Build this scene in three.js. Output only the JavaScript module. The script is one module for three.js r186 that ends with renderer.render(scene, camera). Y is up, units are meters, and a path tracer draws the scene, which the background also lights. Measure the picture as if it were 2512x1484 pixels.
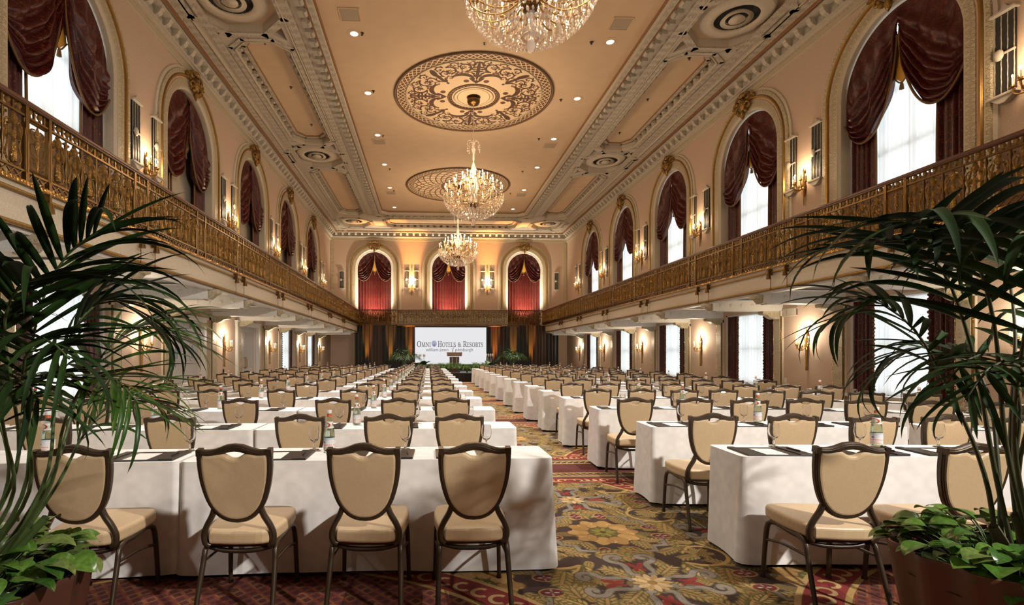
import * as THREE from 'three';
import { mergeGeometries } from 'three/addons/utils/BufferGeometryUtils.js';
import { RoundedBoxGeometry } from 'three/addons/geometries/RoundedBoxGeometry.js';
import { RectAreaLightUniformsLib } from 'three/addons/lights/RectAreaLightUniformsLib.js';

// ---------------------------------------------------------------- camera, daylight, exposure
const scene = new THREE.Scene();
const EYE = 1.44, FOCAL = 1276, PX = 1118.4, PY = 868.7, YAW = 0.0527;
const camera = new THREE.PerspectiveCamera(2 * Math.atan(742 / FOCAL) * 180 / Math.PI, 2512 / 1484, 0.05, 200);
camera.position.set(0, EYE, 0);
camera.rotation.y = -YAW;
camera.setViewOffset(2512, 1484, 1256 - PX, 742 - PY, 2512, 1484);
const renderer = new THREE.WebGLRenderer();
renderer.toneMapping = THREE.LinearToneMapping;
renderer.toneMappingExposure = 0.2;
renderer.shadowMap.enabled = true;
RectAreaLightUniformsLib.init();
scene.background = new THREE.Color(0.86, 0.94, 1.0);        // overcast daylight outside the windows
scene.backgroundIntensity = 14;

const WARM = new THREE.Color(1.0, 0.70, 0.42), WARMER = new THREE.Color(1.0, 0.62, 0.30), NEUTRAL = new THREE.Color(1.0, 0.94, 0.86), SOFT = new THREE.Color(1.0, 0.82, 0.60), AMBER = new THREE.Color(1.0, 0.36, 0.05);
function spot(name, color, cd, from, to, half, soft, radius) {
  const l = new THREE.SpotLight(color, cd, 0, half, soft, 2);
  l.name = name; l.position.set(...from); l.target.position.set(...to); l.castShadow = true; l.shadow.radius = radius;
  scene.add(l, l.target); return l;
}
function point(name, color, cd, at, radius) {
  const l = new THREE.PointLight(color, cd, 0, 2);
  l.name = name; l.position.set(...at); l.castShadow = true; l.shadow.radius = radius; scene.add(l); return l;
}
// the two lamps on stands behind the camera whose shadows fall left and away across the cloths (their stands are built further down)
const KEYS = [[5.7, 5.5, 2.4, 1350, 'flood_lamp_right'], [-4.2, 5.2, 2.6, 120, 'flood_lamp_left']];
for (const [x, y, z, cd, n] of KEYS) spot(n, NEUTRAL, cd, [x, y, z - 0.24], [x > 0 ? -0.4 : 0.5, 0.2, -7], 0.75, 0.7, 7);
// daylight bounce from the ceiling lamps is computed; each chandelier's light
const XC = 1.42, CHD = [7.15, 16.36, 25.05];
for (const d of CHD) { for (let k = 0; k < 4; k++) point('chandelier_glow', WARM, 38, [XC + 0.75 * Math.cos(k * 1.571 + 0.4), 6.98, -d + 0.75 * Math.sin(k * 1.571 + 0.4)], 6); }

// ---------------------------------------------------------------- helpers
let seed = 7;
const rnd = () => (seed = (seed * 16807) % 2147483647) / 2147483647;
const rr = (a, b) => a + (b - a) * rnd();
const V = (x, y, z) => new THREE.Vector3(x, y, z);
function ix(g) {
  if (!g.index) { const n = g.attributes.position.count, a = new Uint32Array(n); for (let i = 0; i < n; i++) a[i] = i; g.setIndex(new THREE.BufferAttribute(a, 1)); }
  if (!g.attributes.normal) g.computeVertexNormals();
  if (!g.attributes.uv) g.setAttribute('uv', new THREE.BufferAttribute(new Float32Array(g.attributes.position.count * 2), 2));
  for (const k of Object.keys(g.attributes)) if (!['position', 'normal', 'uv'].includes(k)) g.deleteAttribute(k);
  g.morphAttributes = {}; g.clearGroups(); return g;
}
const J = (...gs) => mergeGeometries(gs.flat(9).map(ix));
const tr = (g, x = 0, y = 0, z = 0, rx = 0, ry = 0, rz = 0, s = 1) => {
  const m = new THREE.Matrix4().compose(V(x, y, z), new THREE.Quaternion().setFromEuler(new THREE.Euler(rx, ry, rz)), Array.isArray(s) ? V(...s) : V(s, s, s));
  return g.applyMatrix4(m);
};
const box = (w, h, d, x = 0, y = 0, z = 0, ry = 0) => tr(new THREE.BoxGeometry(w, h, d), x, y, z, 0, ry);
const rbox = (w, h, d, r, x = 0, y = 0, z = 0, seg = 2) => tr(new RoundedBoxGeometry(w, h, d, seg, r), x, y, z);
const cyl = (a, b, h, n, x = 0, y = 0, z = 0) => tr(new THREE.CylinderGeometry(a, b, h, n), x, y, z);
const ball = (r, x = 0, y = 0, z = 0, n = 8, m = 6, s = 1) => tr(new THREE.SphereGeometry(r, n, m), x, y, z, 0, 0, 0, s);
const lathe = (p, n = 16) => new THREE.LatheGeometry(p.map(q => new THREE.Vector2(...q)), n);
const tube = (p, r, n = 12, k = 6, closed = false) => new THREE.TubeGeometry(new THREE.CatmullRomCurve3(p.map(q => q.isVector3 ? q : V(...q)), closed), n, r, k, closed);
function taper(p, r0, r1, n = 10, k = 6) {                   // a tube that narrows from r0 to r1
  const c = new THREE.CatmullRomCurve3(p.map(q => q.isVector3 ? q : V(...q))), g = new THREE.TubeGeometry(c, n, 1, k), a = g.attributes.position;
  for (let i = 0; i <= n; i++) { const o = c.getPointAt(i / n), r = r0 + (r1 - r0) * i / n; for (let j = 0; j <= k; j++) { const q = i * (k + 1) + j; a.setXYZ(q, o.x + (a.getX(q) - o.x) * r, o.y + (a.getY(q) - o.y) * r, o.z + (a.getZ(q) - o.z) * r); } }
  return g;
}
function poly(pts, holes = []) { const s = new THREE.Shape(pts.map(p => new THREE.Vector2(...p))); for (const h of holes) s.holes.push(new THREE.Path(h.map(p => new THREE.Vector2(...p)))); return s; }
const ext = (s, d, bev = 0, seg = 1, cs = 6) => new THREE.ExtrudeGeometry(s, { depth: d, bevelEnabled: bev > 0, bevelSize: bev, bevelThickness: bev, bevelSegments: seg, curveSegments: cs });
function uvm(g) {                                            // texture coordinates in metres, by the way each face points
  g = g.index ? g.toNonIndexed() : g; const p = g.attributes.position, u = new Float32Array(p.count * 2), a = V(), b = V(), c = V();
  for (let i = 0; i < p.count; i += 3) {
    a.fromBufferAttribute(p, i); b.fromBufferAttribute(p, i + 1); c.fromBufferAttribute(p, i + 2);
    const n = b.clone().sub(a).cross(c.clone().sub(a)), x = Math.abs(n.x), y = Math.abs(n.y), z = Math.abs(n.z);
    [a, b, c].forEach((q, k) => { const o = (i + k) * 2; if (y >= x && y >= z) { u[o] = q.x; u[o + 1] = -q.z; } else if (x >= z) { u[o] = q.z; u[o + 1] = q.y; } else { u[o] = q.x; u[o + 1] = q.y; } });
  }
  g.setAttribute('uv', new THREE.BufferAttribute(u, 2)); return g;
}
function grid(nu, nv, f) {                                   // a surface f(u, v) -> [x, y, z], u and v from 0 to 1; uv in metres along the edges
  const pos = [], uv = [], id = [];
  for (let j = 0; j <= nv; j++) for (let i = 0; i <= nu; i++) { const q = f(i / nu, j / nv); pos.push(q[0], q[1], q[2]); uv.push(q[3] ?? i / nu, q[4] ?? j / nv); }
  for (let j = 0; j < nv; j++) for (let i = 0; i < nu; i++) { const a = j * (nu + 1) + i, b = a + 1, c = a + nu + 1, d = c + 1; id.push(a, b, d, a, d, c); }
  const g = new THREE.BufferGeometry(); g.setAttribute('position', new THREE.Float32BufferAttribute(pos, 3)); g.setAttribute('uv', new THREE.Float32BufferAttribute(uv, 2)); g.setIndex(id); g.computeVertexNormals(); return g;
}
const used = {};
function numbered(n) { const k = used[n] = (used[n] ?? -1) + 1; return k ? n + '_' + String(k).padStart(3, '0') : n; }
function obj(name, g, m, parent) {
  const o = new THREE.Mesh(Array.isArray(g) ? J(g) : g, m); o.castShadow = o.receiveShadow = true;
  if (parent) { o.name = name; parent.add(o); } else { o.name = numbered(name); scene.add(o); }
  return o;
}
function tag(o, label, category, group, kind) { o.userData = { label, category }; if (group) o.userData.group = group; if (kind) o.userData.kind = kind; return o; }
function thing(name, label, category, [x, y, z] = [0, 0, 0], turn = 0, group) {
  const o = new THREE.Group(); o.name = numbered(name); o.position.set(x, y, z); o.rotation.y = turn; scene.add(o); return tag(o, label, category, group);
}
function struct(name, g, m, parent, label) { const o = obj(name, g, m, parent); if (!parent) o.userData = { kind: 'structure', label: label || name.replace(/_/g, ' '), category: name.split('_')[0] }; return o; }
function dup(root, [x, y, z], turn = 0, label, group) {
  const r = root.clone(); r.name = numbered(root.name.replace(/_\d{3}$/, '')); r.position.set(x, y, z); r.rotation.y = turn; r.userData = { ...root.userData };
  if (label) r.userData.label = label; if (group) r.userData.group = group; scene.add(r); return r;
}
// a pixel of the photograph gives a direction; its distance is given by the plane it lies on
const CS = Math.cos(YAW), SN = Math.sin(YAW);
const ray = (u, v) => { const a = (u - PX) / FOCAL, b = (PY - v) / FOCAL; return [a * CS + SN, b, CS - a * SN]; };
const atD = (u, v, d) => { const r = ray(u, v), t = d / r[2]; return V(r[0] * t, EYE + r[1] * t, -d); };

// ---------------------------------------------------------------- textures and materials
function canvas(w, h, f) { const c = document.createElement('canvas'); c.width = w; c.height = h; f(c.getContext('2d'), w, h); return c; }
function ctex(c, srgb = true, rx = 1, ry = 1, rep = true) {
  const t = new THREE.CanvasTexture(c); if (srgb) t.colorSpace = THREE.SRGBColorSpace; t.magFilter = THREE.LinearFilter;
  if (rep) t.wrapS = t.wrapT = THREE.RepeatWrapping; t.repeat.set(rx, ry); return t;
}
function noise(w, h, lo, hi, coarse = 1, s = 3) {            // tileable soft grain in grey
  const st = seed; seed = s * 7919 + 11;
  const n = Math.max(4, Math.floor(w / coarse)), m = Math.max(4, Math.floor(h / coarse)), a = Array.from({ length: n * m }, rnd); seed = st;
  return canvas(w, h, (x) => { const im = x.createImageData(w, h); for (let j = 0; j < h; j++) for (let i = 0; i < w; i++) {
    const u = i / w * n, v = j / h * m, i0 = Math.floor(u), j0 = Math.floor(v), fu = u - i0, fv = v - j0, i1 = (i0 + 1) % n, j1 = (j0 + 1) % m;
    const q = (a[j0 * n + i0] * (1 - fu) + a[j0 * n + i1] * fu) * (1 - fv) + (a[j1 * n + i0] * (1 - fu) + a[j1 * n + i1] * fu) * fv, k = (lo + (hi - lo) * q) * 255, o = (j * w + i) * 4;
    im.data[o] = im.data[o + 1] = im.data[o + 2] = k; im.data[o + 3] = 255; } x.putImageData(im, 0, 0); });
}
const T = {};
T.grain = ctex(noise(256, 256, 0.86, 1, 3, 5), true, 2, 2);
T.weave = ctex(noise(256, 256, 0, 1, 1, 9), false, 3, 3);
T.mottle = ctex(noise(256, 256, 0.965, 1, 24, 4), true, 0.5, 0.5);
const M = {};
const std = (c, r = 0.6, m = 0, o = {}) => new THREE.MeshStandardMaterial({ color: new THREE.Color().setRGB(...c), roughness: r, metalness: m, ...o });
const phy = (c, r, o) => new THREE.MeshPhysicalMaterial({ color: new THREE.Color().setRGB(...c), roughness: r, ...o });
// carved plaster: running acanthus scrolls in relief
const carve = (bg, fg, lw) => canvas(256, 128, (x, w, h) => {
  x.fillStyle = bg; x.fillRect(0, 0, w, h); x.strokeStyle = fg; x.fillStyle = fg; x.lineCap = 'round';
  for (let k = 0; k < 4; k++) { const cx = 32 + k * 64, s = k % 2 ? 1 : -1; x.lineWidth = lw; x.beginPath();
    for (let t = 0; t < 26; t++) { const a = t * 0.42 * s, r = 30 - t * 1.1; x.lineTo(cx + Math.cos(a) * r, h / 2 + Math.sin(a) * r * 1.3); } x.stroke();
    for (let t = 0; t < 6; t++) { x.beginPath(); x.ellipse(cx + Math.cos(t * 1.05) * 22, h / 2 + Math.sin(t * 1.05) * 40, 7, 4, t, 0, 7); x.fill(); } }
});
T.carveB = ctex(carve('#000', '#fff', 6), false, 2.2, 3.6);
M.wall = std([0.60, 0.455, 0.35], 0.75, 0, { map: T.grain, bumpMap: T.weave, bumpScale: 0.0006 });
M.lowwall = std([0.62, 0.53, 0.45], 0.7, 0, { map: T.grain, bumpMap: T.weave, bumpScale: 0.0005 });
M.ceil = std([0.60, 0.45, 0.30], 0.8, 0, { map: T.mottle });
M.cream = std([0.66, 0.59, 0.47], 0.55, 0, { map: T.grain });
M.plaster = std([0.60, 0.55, 0.47], 0.65, 0, { map: T.grain });
M.white = std([0.76, 0.74, 0.70], 0.5, 0, { map: T.grain });
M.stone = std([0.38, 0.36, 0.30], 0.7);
M.carved = std([0.58, 0.53, 0.44], 0.6, 0, { map: T.grain, bumpMap: T.carveB, bumpScale: 0.035 });
M.carvedG = std([0.55, 0.475, 0.33], 0.5, 0.05, { map: T.grain, bumpMap: T.carveB, bumpScale: 0.025 });
T.bead = ctex(canvas(64, 64, (x) => { x.fillStyle = '#000'; x.fillRect(0, 0, 64, 64); x.fillStyle = '#fff'; x.beginPath(); x.ellipse(32, 32, 22, 60, 0.5, 0, 7); x.fill(); }), false, 22, 9);
M.goldBead = std([0.36, 0.22, 0.065], 0.38, 0.7, { bumpMap: T.bead, bumpScale: 0.012 });
T.chase = ctex(noise(128, 128, 0, 1, 6, 61), false, 3, 3);
M.gold = std([0.33, 0.195, 0.055], 0.24, 0.92, { bumpMap: T.chase, bumpScale: 0.006 });
M.goldDark = std([0.15, 0.085, 0.028], 0.3, 0.88);
M.brass = std([0.42, 0.25, 0.08], 0.34, 0.85);
M.rope = std([0.27, 0.13, 0.05], 0.6, 0.1);
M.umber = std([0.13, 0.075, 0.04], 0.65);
M.mahog = std([0.10, 0.035, 0.018], 0.3);
M.bronze = std([0.055, 0.035, 0.02], 0.36, 0.35);
M.bronzeTrim = std([0.035, 0.022, 0.014], 0.4, 0.25);
M.black = std([0.012, 0.012, 0.013], 0.55);
M.leather = std([0.022, 0.019, 0.017], 0.38);
M.paper = std([0.82, 0.79, 0.74], 0.8);
T.vinyl = ctex(noise(256, 256, 0.965, 1, 8, 21), true, 3, 3);
M.tan = std([0.57, 0.415, 0.245], 0.42, 0, { map: T.vinyl, bumpMap: T.weave, bumpScale: 0.0003 });
T.linen = ctex(noise(256, 256, 0.93, 1, 14, 31), true, 1.4, 1.4);
M.linen = std([0.88, 0.86, 0.84], 0.85, 0, { map: T.linen, bumpMap: T.weave, bumpScale: 0.0005 });
M.candle = std([0.80, 0.70, 0.52], 0.5);
M.bulb = std([1, 0.9, 0.7], 0.4, 0, { emissive: new THREE.Color(1, 0.72, 0.40), emissiveIntensity: 26 });
M.glass = phy([1, 1, 1], 0.03, { transmission: 1, thickness: 0, ior: 1.5 });
M.solidGlass = phy([1, 1, 1], 0.02, { transmission: 1, thickness: 0.01, ior: 1.5 });
M.bottle = phy([0.86, 0.95, 0.90], 0.03, { transmission: 1, thickness: 0, ior: 1.5 });
M.crystal = phy([0.98, 0.93, 0.88], 0.06, { transmission: 0.62, thickness: 0, ior: 1.6, clearcoat: 1, clearcoatRoughness: 0.03 });
// wine damask with gold flecks
T.damask = ctex(canvas(256, 256, (x, w, h) => { x.fillStyle = '#57141a'; x.fillRect(0, 0, w, h); for (let i = 0; i < 1100; i++) { x.fillStyle = ['#3d0c12', '#6d1c20', '#a8692f', '#4a1016', '#661a1e'][i % 5]; x.beginPath(); x.ellipse(rnd() * w, rnd() * h, rr(1, 3.4), rr(2, 7), rr(-0.6, 0.6), 0, 7); x.fill(); } }), true, 1.6, 1.2);
M.drape = phy([0.52, 0.33, 0.32], 0.45, { map: T.damask, sheen: 0.25, sheenRoughness: 0.4, sheenColor: new THREE.Color(0.35, 0.05, 0.04) });
M.fringe = std([0.16, 0.085, 0.03], 0.8);
M.silk = std([0.62, 0.34, 0.06], 0.5);
M.sheer = phy([0.90, 0.90, 0.87], 0.95, { transmission: 0.55, thickness: 0 });
// ---------------------------------------------------------------- the room
const WL = -6.32, WR = 9.16, RL = -4.30, RR = 7.18, BACK = 34, FRONT = -4.6, CEIL = 9.56, BAL = 3.22, SOF = 2.84, ENDR = 32;
const LEN = BACK - FRONT, MIDX = (WL + WR) / 2;
// carpet: one repeat of 5.2 m by 4.7 m, drawn as the weave shows it
function scroll(x, cx, cy, r, a0, dir, col, lw) {
  x.strokeStyle = col; x.lineCap = 'round';
  for (let i = 0; i < 22; i++) { const t = i / 22, a = a0 + dir * t * 7.2, q = r * (1 - t * 0.93), b = a0 + dir * (t + 1 / 22) * 7.2, q2 = r * (1 - (t + 1 / 22) * 0.93); x.lineWidth = lw * (1 - t * 0.6); x.beginPath(); x.moveTo(cx + Math.cos(a) * q, cy + Math.sin(a) * q); x.lineTo(cx + Math.cos(b) * q2, cy + Math.sin(b) * q2); x.stroke();
    if (i % 3 === 0 && i < 16) { x.lineWidth = lw * 0.55; x.beginPath(); x.moveTo(cx + Math.cos(a) * q, cy + Math.sin(a) * q); x.quadraticCurveTo(cx + Math.cos(a + dir * 0.25) * q * 1.28, cy + Math.sin(a + dir * 0.25) * q * 1.28, cx + Math.cos(a + dir * 0.6) * q * 1.36, cy + Math.sin(a + dir * 0.6) * q * 1.36); x.stroke(); } }
}
function flower(x, cx, cy, r, n, c1, c2, c3) { for (let k = 0; k < n; k++) { const a = k / n * 6.283; x.fillStyle = k % 2 ? c1 : c2; x.beginPath(); x.ellipse(cx + Math.cos(a) * r * 0.62, cy + Math.sin(a) * r * 0.62, r * 0.42, r * 0.19, a, 0, 7); x.fill(); } x.fillStyle = c3; x.beginPath(); x.arc(cx, cy, r * 0.26, 0, 7); x.fill(); }
const rug = canvas(2048, 2048, (x, w, h) => {
  const sx = w / 5.2, sy = h / 4.7, st = seed; seed = 4242;
  x.fillStyle = '#38231a'; x.fillRect(0, 0, w, h);
  const GO = '#9c7e4e', OL = '#625b2c', GR = '#827a6e', CR = '#b99f72', RD = '#7d231a';
  const inM = f => { x.save(); x.translate(w / 2, h / 2); x.scale(sx, sy); f(); x.restore(); };
  const leafy = (cx, cy, a, L, col, edge) => { x.save(); x.translate(cx, cy); x.rotate(a); x.scale(L, L); for (const [c2, k] of [[edge, 1.35], [col, 0.85]]) { x.fillStyle = c2; x.beginPath(); for (let i = 0; i < 5; i++) { const t = 0.14 + i * 0.19, q = 0.19 * Math.sin(Math.PI * (0.22 + 0.62 * t)); for (const m of [-1, 1]) { x.moveTo(t, m * q); x.ellipse(t, m * q, 0.15 * k, 0.06 * k, m * 0.75, 0, 6.3); } } x.moveTo(1, 0); x.ellipse(0.52, 0, 0.5, 0.06 * k, 0, 0, 6.3); x.fill(); } x.restore(); };
  const oval = (cx, cy, a) => { x.save(); x.translate(cx, cy); x.rotate(a); x.fillStyle = GO; x.beginPath(); x.ellipse(0, 0, 0.085, 0.058, 0, 0, 7); x.fill(); x.fillStyle = '#5e1a14'; x.beginPath(); x.ellipse(0, 0, 0.072, 0.046, 0, 0, 7); x.fill(); x.restore(); flower(x, cx, cy, 0.045, 4, GR, '#a3a09a', RD); };
  const motifA = (cx, cy) => { for (let k = 0; k < 10; k++) { const t = k / 10 * 6.283; for (const [o, r, c2] of [[0, 0.075, '#6a4a24'], [0, 0.066, k % 2 ? '#b18d54' : '#a5814a'], [0.28, 0.035, '#bd9a62'], [-0.28, 0.035, '#a07c45']]) { x.fillStyle = c2; x.beginPath(); x.ellipse(cx + Math.cos(t + o) * 0.2, cy + Math.sin(t + o) * 0.2, r * 1.35, r * 0.85, t, 0, 7); x.fill(); } } x.fillStyle = '#5b5424'; x.beginPath(); x.arc(cx, cy, 0.12, 0, 7); x.fill(); flower(x, cx, cy, 0.1, 10, '#77702f', '#8b8038', '#4b3a1c');
    for (let k = 0; k < 4; k++) { x.save(); x.translate(cx, cy); x.rotate(k * Math.PI / 2); x.strokeStyle = '#4f4f4d'; for (const [lw, c2] of [[0.05, '#4d4540'], [0.037, GR]]) { x.strokeStyle = c2; x.lineWidth = lw; x.beginPath(); x.moveTo(0.16, 0.42); x.lineTo(0.26, 0.40); x.lineTo(0.27, 0.31); x.lineTo(0.38, 0.30); x.lineTo(0.40, 0.18); x.stroke(); } x.restore(); oval(cx + Math.cos(k * 1.571 + 0.25) * 0.45, cy + Math.sin(k * 1.571 + 0.25) * 0.42, k * 1.57); oval(cx + Math.cos(k * 1.571 - 0.25) * 0.45, cy + Math.sin(k * 1.571 - 0.25) * 0.42, k * 1.57); leafy(cx + Math.cos(k * 1.571 + 0.78) * 0.32, cy + Math.sin(k * 1.571 + 0.78) * 0.30, k * 1.571 + 1.6, 0.16, GO, OL); leafy(cx + Math.cos(k * 1.571 + 0.78) * 0.32, cy + Math.sin(k * 1.571 + 0.78) * 0.30, k * 1.571 - 0.2, 0.16, GO, OL); } };
  const motifB = (cx, cy) => { for (let k = 0; k < 4; k++) for (const m of [-1, 1]) { x.save(); x.translate(cx, cy); x.rotate(k * Math.PI / 2); x.scale(1, m); for (const [lw, c2] of [[0.056, '#4d4540'], [0.042, GR]]) { x.strokeStyle = c2; x.lineWidth = lw; x.beginPath(); x.moveTo(0.12, 0.045); x.bezierCurveTo(0.12, 0.14, 0.28, 0.02, 0.32, 0.12); x.bezierCurveTo(0.36, 0.2, 0.46, 0.16, 0.44, 0.09); x.bezierCurveTo(0.43, 0.05, 0.38, 0.06, 0.39, 0.1); x.stroke(); } x.fillStyle = '#6b6a66'; for (let i = 0; i < 9; i++) { x.beginPath(); x.arc(0.14 + i * 0.03, 0.09 + 0.03 * Math.sin(i * 0.9 + 3), 0.006, 0, 7); x.fill(); } x.fillStyle = RD; x.beginPath(); x.ellipse(0.27, 0.03, 0.05, 0.022, 0.5, 0, 7); x.fill(); x.beginPath(); x.ellipse(0.21, 0.02, 0.04, 0.018, -0.3, 0, 7); x.fill(); x.restore(); leafy(cx + Math.cos(k * 1.571 + 0.78) * 0.15, cy + Math.sin(k * 1.571 + 0.78) * 0.15, k * 1.571 + 0.78, 0.2, GO, OL); } flower(x, cx, cy, 0.12, 12, '#c4ad82', '#ad9161', '#8a6a35'); };
  const spiral = (cx, cy, a, d) => { for (let k = 0; k < 9; k++) { const t = a + d * k * 0.62, r = 0.27 - k * 0.014; leafy(cx + Math.cos(t) * r, cy + Math.sin(t) * r, t + d * 1.1 + (k % 2 ? 0.5 : 0), 0.24 - k * 0.008, k % 3 ? GO : '#b2935a', OL); } scroll(x, cx, cy, 0.26, a, d, OL, 0.05); scroll(x, cx, cy, 0.245, a + 0.05 * d, d, '#b2935a', 0.034); for (let k = 0; k < 6; k++) leafy(cx, cy, k * 1.05 + a, 0.1, GO, OL); };
  inM(() => { for (let q = 0; q < 900; q++) { const cx = rr(-2.6, 2.6), cy = rr(-1.7, 1.7); leafy(cx, cy, Math.atan2(Math.sin(cy * 3.38) , Math.cos(cx * 2.86)) * 2 + rr(-0.5, 0.5), rr(0.09, 0.17), [GO, '#7d6236', '#98793f'][q % 3], OL); }
    for (let i = -3; i <= 2; i++) for (let j = -2; j <= 1; j++) for (const m of [1]) { const cx = (i + 0.5) * 1.1, cy = (j + 0.5) * 0.93, d = (i + j) % 2 ? m : -m; spiral(cx, cy, d > 0 ? 0.8 : 2.4, d); }
    for (let i = -3; i <= 3; i++) for (let j = -2; j <= 2; j++) { const cx = i * 1.1, cy = j * 0.93; for (let k = 0; k < 8; k++) leafy(cx + Math.cos(k * 0.785 + 0.4) * 0.55, cy + Math.sin(k * 0.785 + 0.4) * 0.5, k * 0.785 + (k % 2 ? 2.2 : -1.2), 0.24, k % 2 ? GO : '#98783f', OL); (i + j) % 2 ? motifB(cx, cy) : motifA(cx, cy); } });
  for (let q = 0; q < 4; q++) {                                // four mirrored quarters about the rosette
    x.save(); x.translate(w / 2, h / 2); x.scale((q & 1 ? -1 : 1) * sx, (q & 2 ? -1 : 1) * sy);
    // the lobed corner: red lattice ground behind a red border with cream scrolls
    const lobe = k => { x.beginPath(); x.ellipse(2.62, 2.37, 2.3 * k, 2.05 * k, 0, 0, 7); };
    x.fillStyle = '#b79a63'; lobe(1.0); x.fill(); x.fillStyle = '#7c211b'; lobe(0.984); x.fill();
    x.strokeStyle = '#b79a6a'; x.lineWidth = 0.028;
    for (let i = 0; i < 96; i++) { const a = i / 96 * 6.283, k = 0.938; x.beginPath(); x.arc(2.62 + Math.cos(a) * 2.3 * k, 2.37 + Math.sin(a) * 2.05 * k, 0.05, a, a + 4.4); x.stroke(); }
    x.fillStyle = '#a4894f'; lobe(0.892); x.fill(); x.fillStyle = '#451411'; lobe(0.876); x.fill();
    x.save(); lobe(0.876); x.clip();
    for (let i = 0; i < 50; i++) for (let j = 0; j < 38; j++) { const a = 0.55 + i * 0.085 + (j % 2) * 0.0425, b = 0.6 + j * 0.05; x.strokeStyle = (i + j) % 3 ? '#6b2a18' : '#7a4a22'; x.lineWidth = 0.012; x.beginPath(); x.moveTo(a, b - 0.04); x.lineTo(a + 0.036, b); x.lineTo(a, b + 0.04); x.lineTo(a - 0.036, b); x.closePath(); x.stroke(); }
    x.restore();
    x.restore();
  }
  for (const y0 of [0, h]) {                                    // cross bands where one repeat meets the next
    const B = (a, b, c) => { x.fillStyle = c; x.fillRect(0, y0 - b * sy, w, (b - a) * sy); x.fillRect(0, y0 + a * sy, w, (b - a) * sy); };
    B(0.52, 0.74, '#7c211b'); B(0.24, 0.52, '#4b3620'); B(0.44, 0.47, '#8d7f63'); B(0.25, 0.28, '#b79a63'); B(0.40, 0.43, '#b79a63'); B(0, 0.24, '#4f1611');
    for (let i = 0; i < 64; i++) for (const s of [-1, 1]) { const cx = (i + 0.5) * 32; x.strokeStyle = '#c2a878'; x.lineWidth = 9; x.beginPath(); x.arc(cx, y0 + s * 0.63 * sy, 22, s * 0.4 + i, s * 0.4 + i + 3.6); x.stroke(); x.strokeStyle = '#b2965c'; x.lineWidth = 7; x.beginPath(); x.moveTo(cx - 14, y0 + s * 0.29 * sy); x.quadraticCurveTo(cx - 6, y0 + s * 0.37 * sy, cx + 14, y0 + s * 0.39 * sy); x.stroke(); }
    for (let i = 0; i < 90; i++) for (let j = -4; j < 5; j++) { x.fillStyle = '#6b2a18'; x.fillRect(i * 23 + (j % 2) * 11, y0 + j * 21, 8, 8); }
  }
  for (let i = 0; i < 60000; i++) { x.fillStyle = rnd() > 0.5 ? 'rgba(255,230,190,0.05)' : 'rgba(0,0,0,0.09)'; x.fillRect(rnd() * w, rnd() * h, 4, 4); }
  seed = st;
});
T.rug = ctex(rug, true, 1 / 5.2, 1 / 4.7); T.rug.offset.set(-(1.41 - 2.6) / 5.2, -1.79 / 4.7);
M.rug = std([0.84, 0.79, 0.74], 0.95, 0, { map: T.rug, bumpMap: T.weave, bumpScale: 0.002 });
struct('floor', uvm(box(WR - WL + 0.8, 0.2, LEN + 0.8, MIDX, -0.1, -(BACK + FRONT) / 2)), M.rug, null, 'brown, gold and red scroll patterned ballroom carpet');

// ---- walls. Each wall is drawn in its own plane: x along the wall, y up, z into the room
const wallGroupL = { x: WL, turn: Math.PI / 2, s: 1 }, wallGroupR = { x: WR, turn: -Math.PI / 2, s: -1 };
const SIDES = [
  { name: 'left', X: WL, rail: RL, turn: Math.PI / 2, s: 1, out: -1, cen: [4.65, 9.45, 14.2, 19.05, 23.8, 28.6], sky: [0, 1], low: [0, 1, 4, 5] },
  { name: 'right', X: WR, rail: RR, turn: -Math.PI / 2, s: -1, out: 1, cen: [5.0, 9.75, 14.5, 19.27, 24.05, 28.8], sky: [0, 1, 2, 3, 4, 5], low: [0, 1, 2, 3, 4, 5] },
];
const AH = 1.33, SPR = 7.02, LW = 1.15;                        // half width of the arched openings, height of their springing, half width of the lower windows
const archPts = (c, hw, y0, ys, n = 20) => { const p = [[c - hw, y0]]; for (let i = 0; i <= n; i++) { const a = Math.PI - Math.PI * i / n; p.push([c + hw * Math.cos(a), ys + hw * Math.sin(a)]); } p.push([c + hw, y0]); return p; };
const rect = (a, b, c, d) => [[a, c], [b, c], [b, d], [a, d]];
for (const S of SIDES) {
  const holes = [];
  S.cen.forEach((c, i) => { holes.push(archPts(S.s * c, AH, BAL + 0.02, SPR)); if (S.low.includes(i)) holes.push(rect(S.s * c - LW, S.s * c + LW, 0.56, 2.62)); });
  if (S.name === 'left') { holes.push(rect(13.1, 14.9, 0.0, 2.32)); holes.push(rect(17.5, 19.55, 0.0, 2.42)); }
  const a = S.s > 0 ? FRONT : -BACK, b = S.s > 0 ? BACK : -FRONT;
  const g = ext(poly(rect(a, b, 0, CEIL), holes), 0.45).translate(0, 0, -0.45);
  const o = struct('wall_' + S.name, uvm(g), M.wall, null, 'warm beige plaster ' + S.name + ' wall with arched upper windows'); o.position.set(S.X, 0, 0); o.rotation.y = S.turn; S.wall = o;
}
{
  const holes = [-3.5, 1.32, 6.3].map(c => archPts(c, 1.18, BAL + 0.02, 7.0));
  const o = struct('wall_back', uvm(ext(poly(rect(WL - 0.45, WR + 0.45, 0, CEIL), holes), 0.45).translate(0, 0, -0.45)), M.wall, null, 'warm beige plaster end wall with three arched windows'); o.position.z = -BACK;
  struct('wall_front', uvm(box(WR - WL + 0.9, CEIL, 0.4, MIDX, CEIL / 2, -FRONT + 0.2)), M.wall, null, 'plain beige wall at the entrance end');
}
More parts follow.
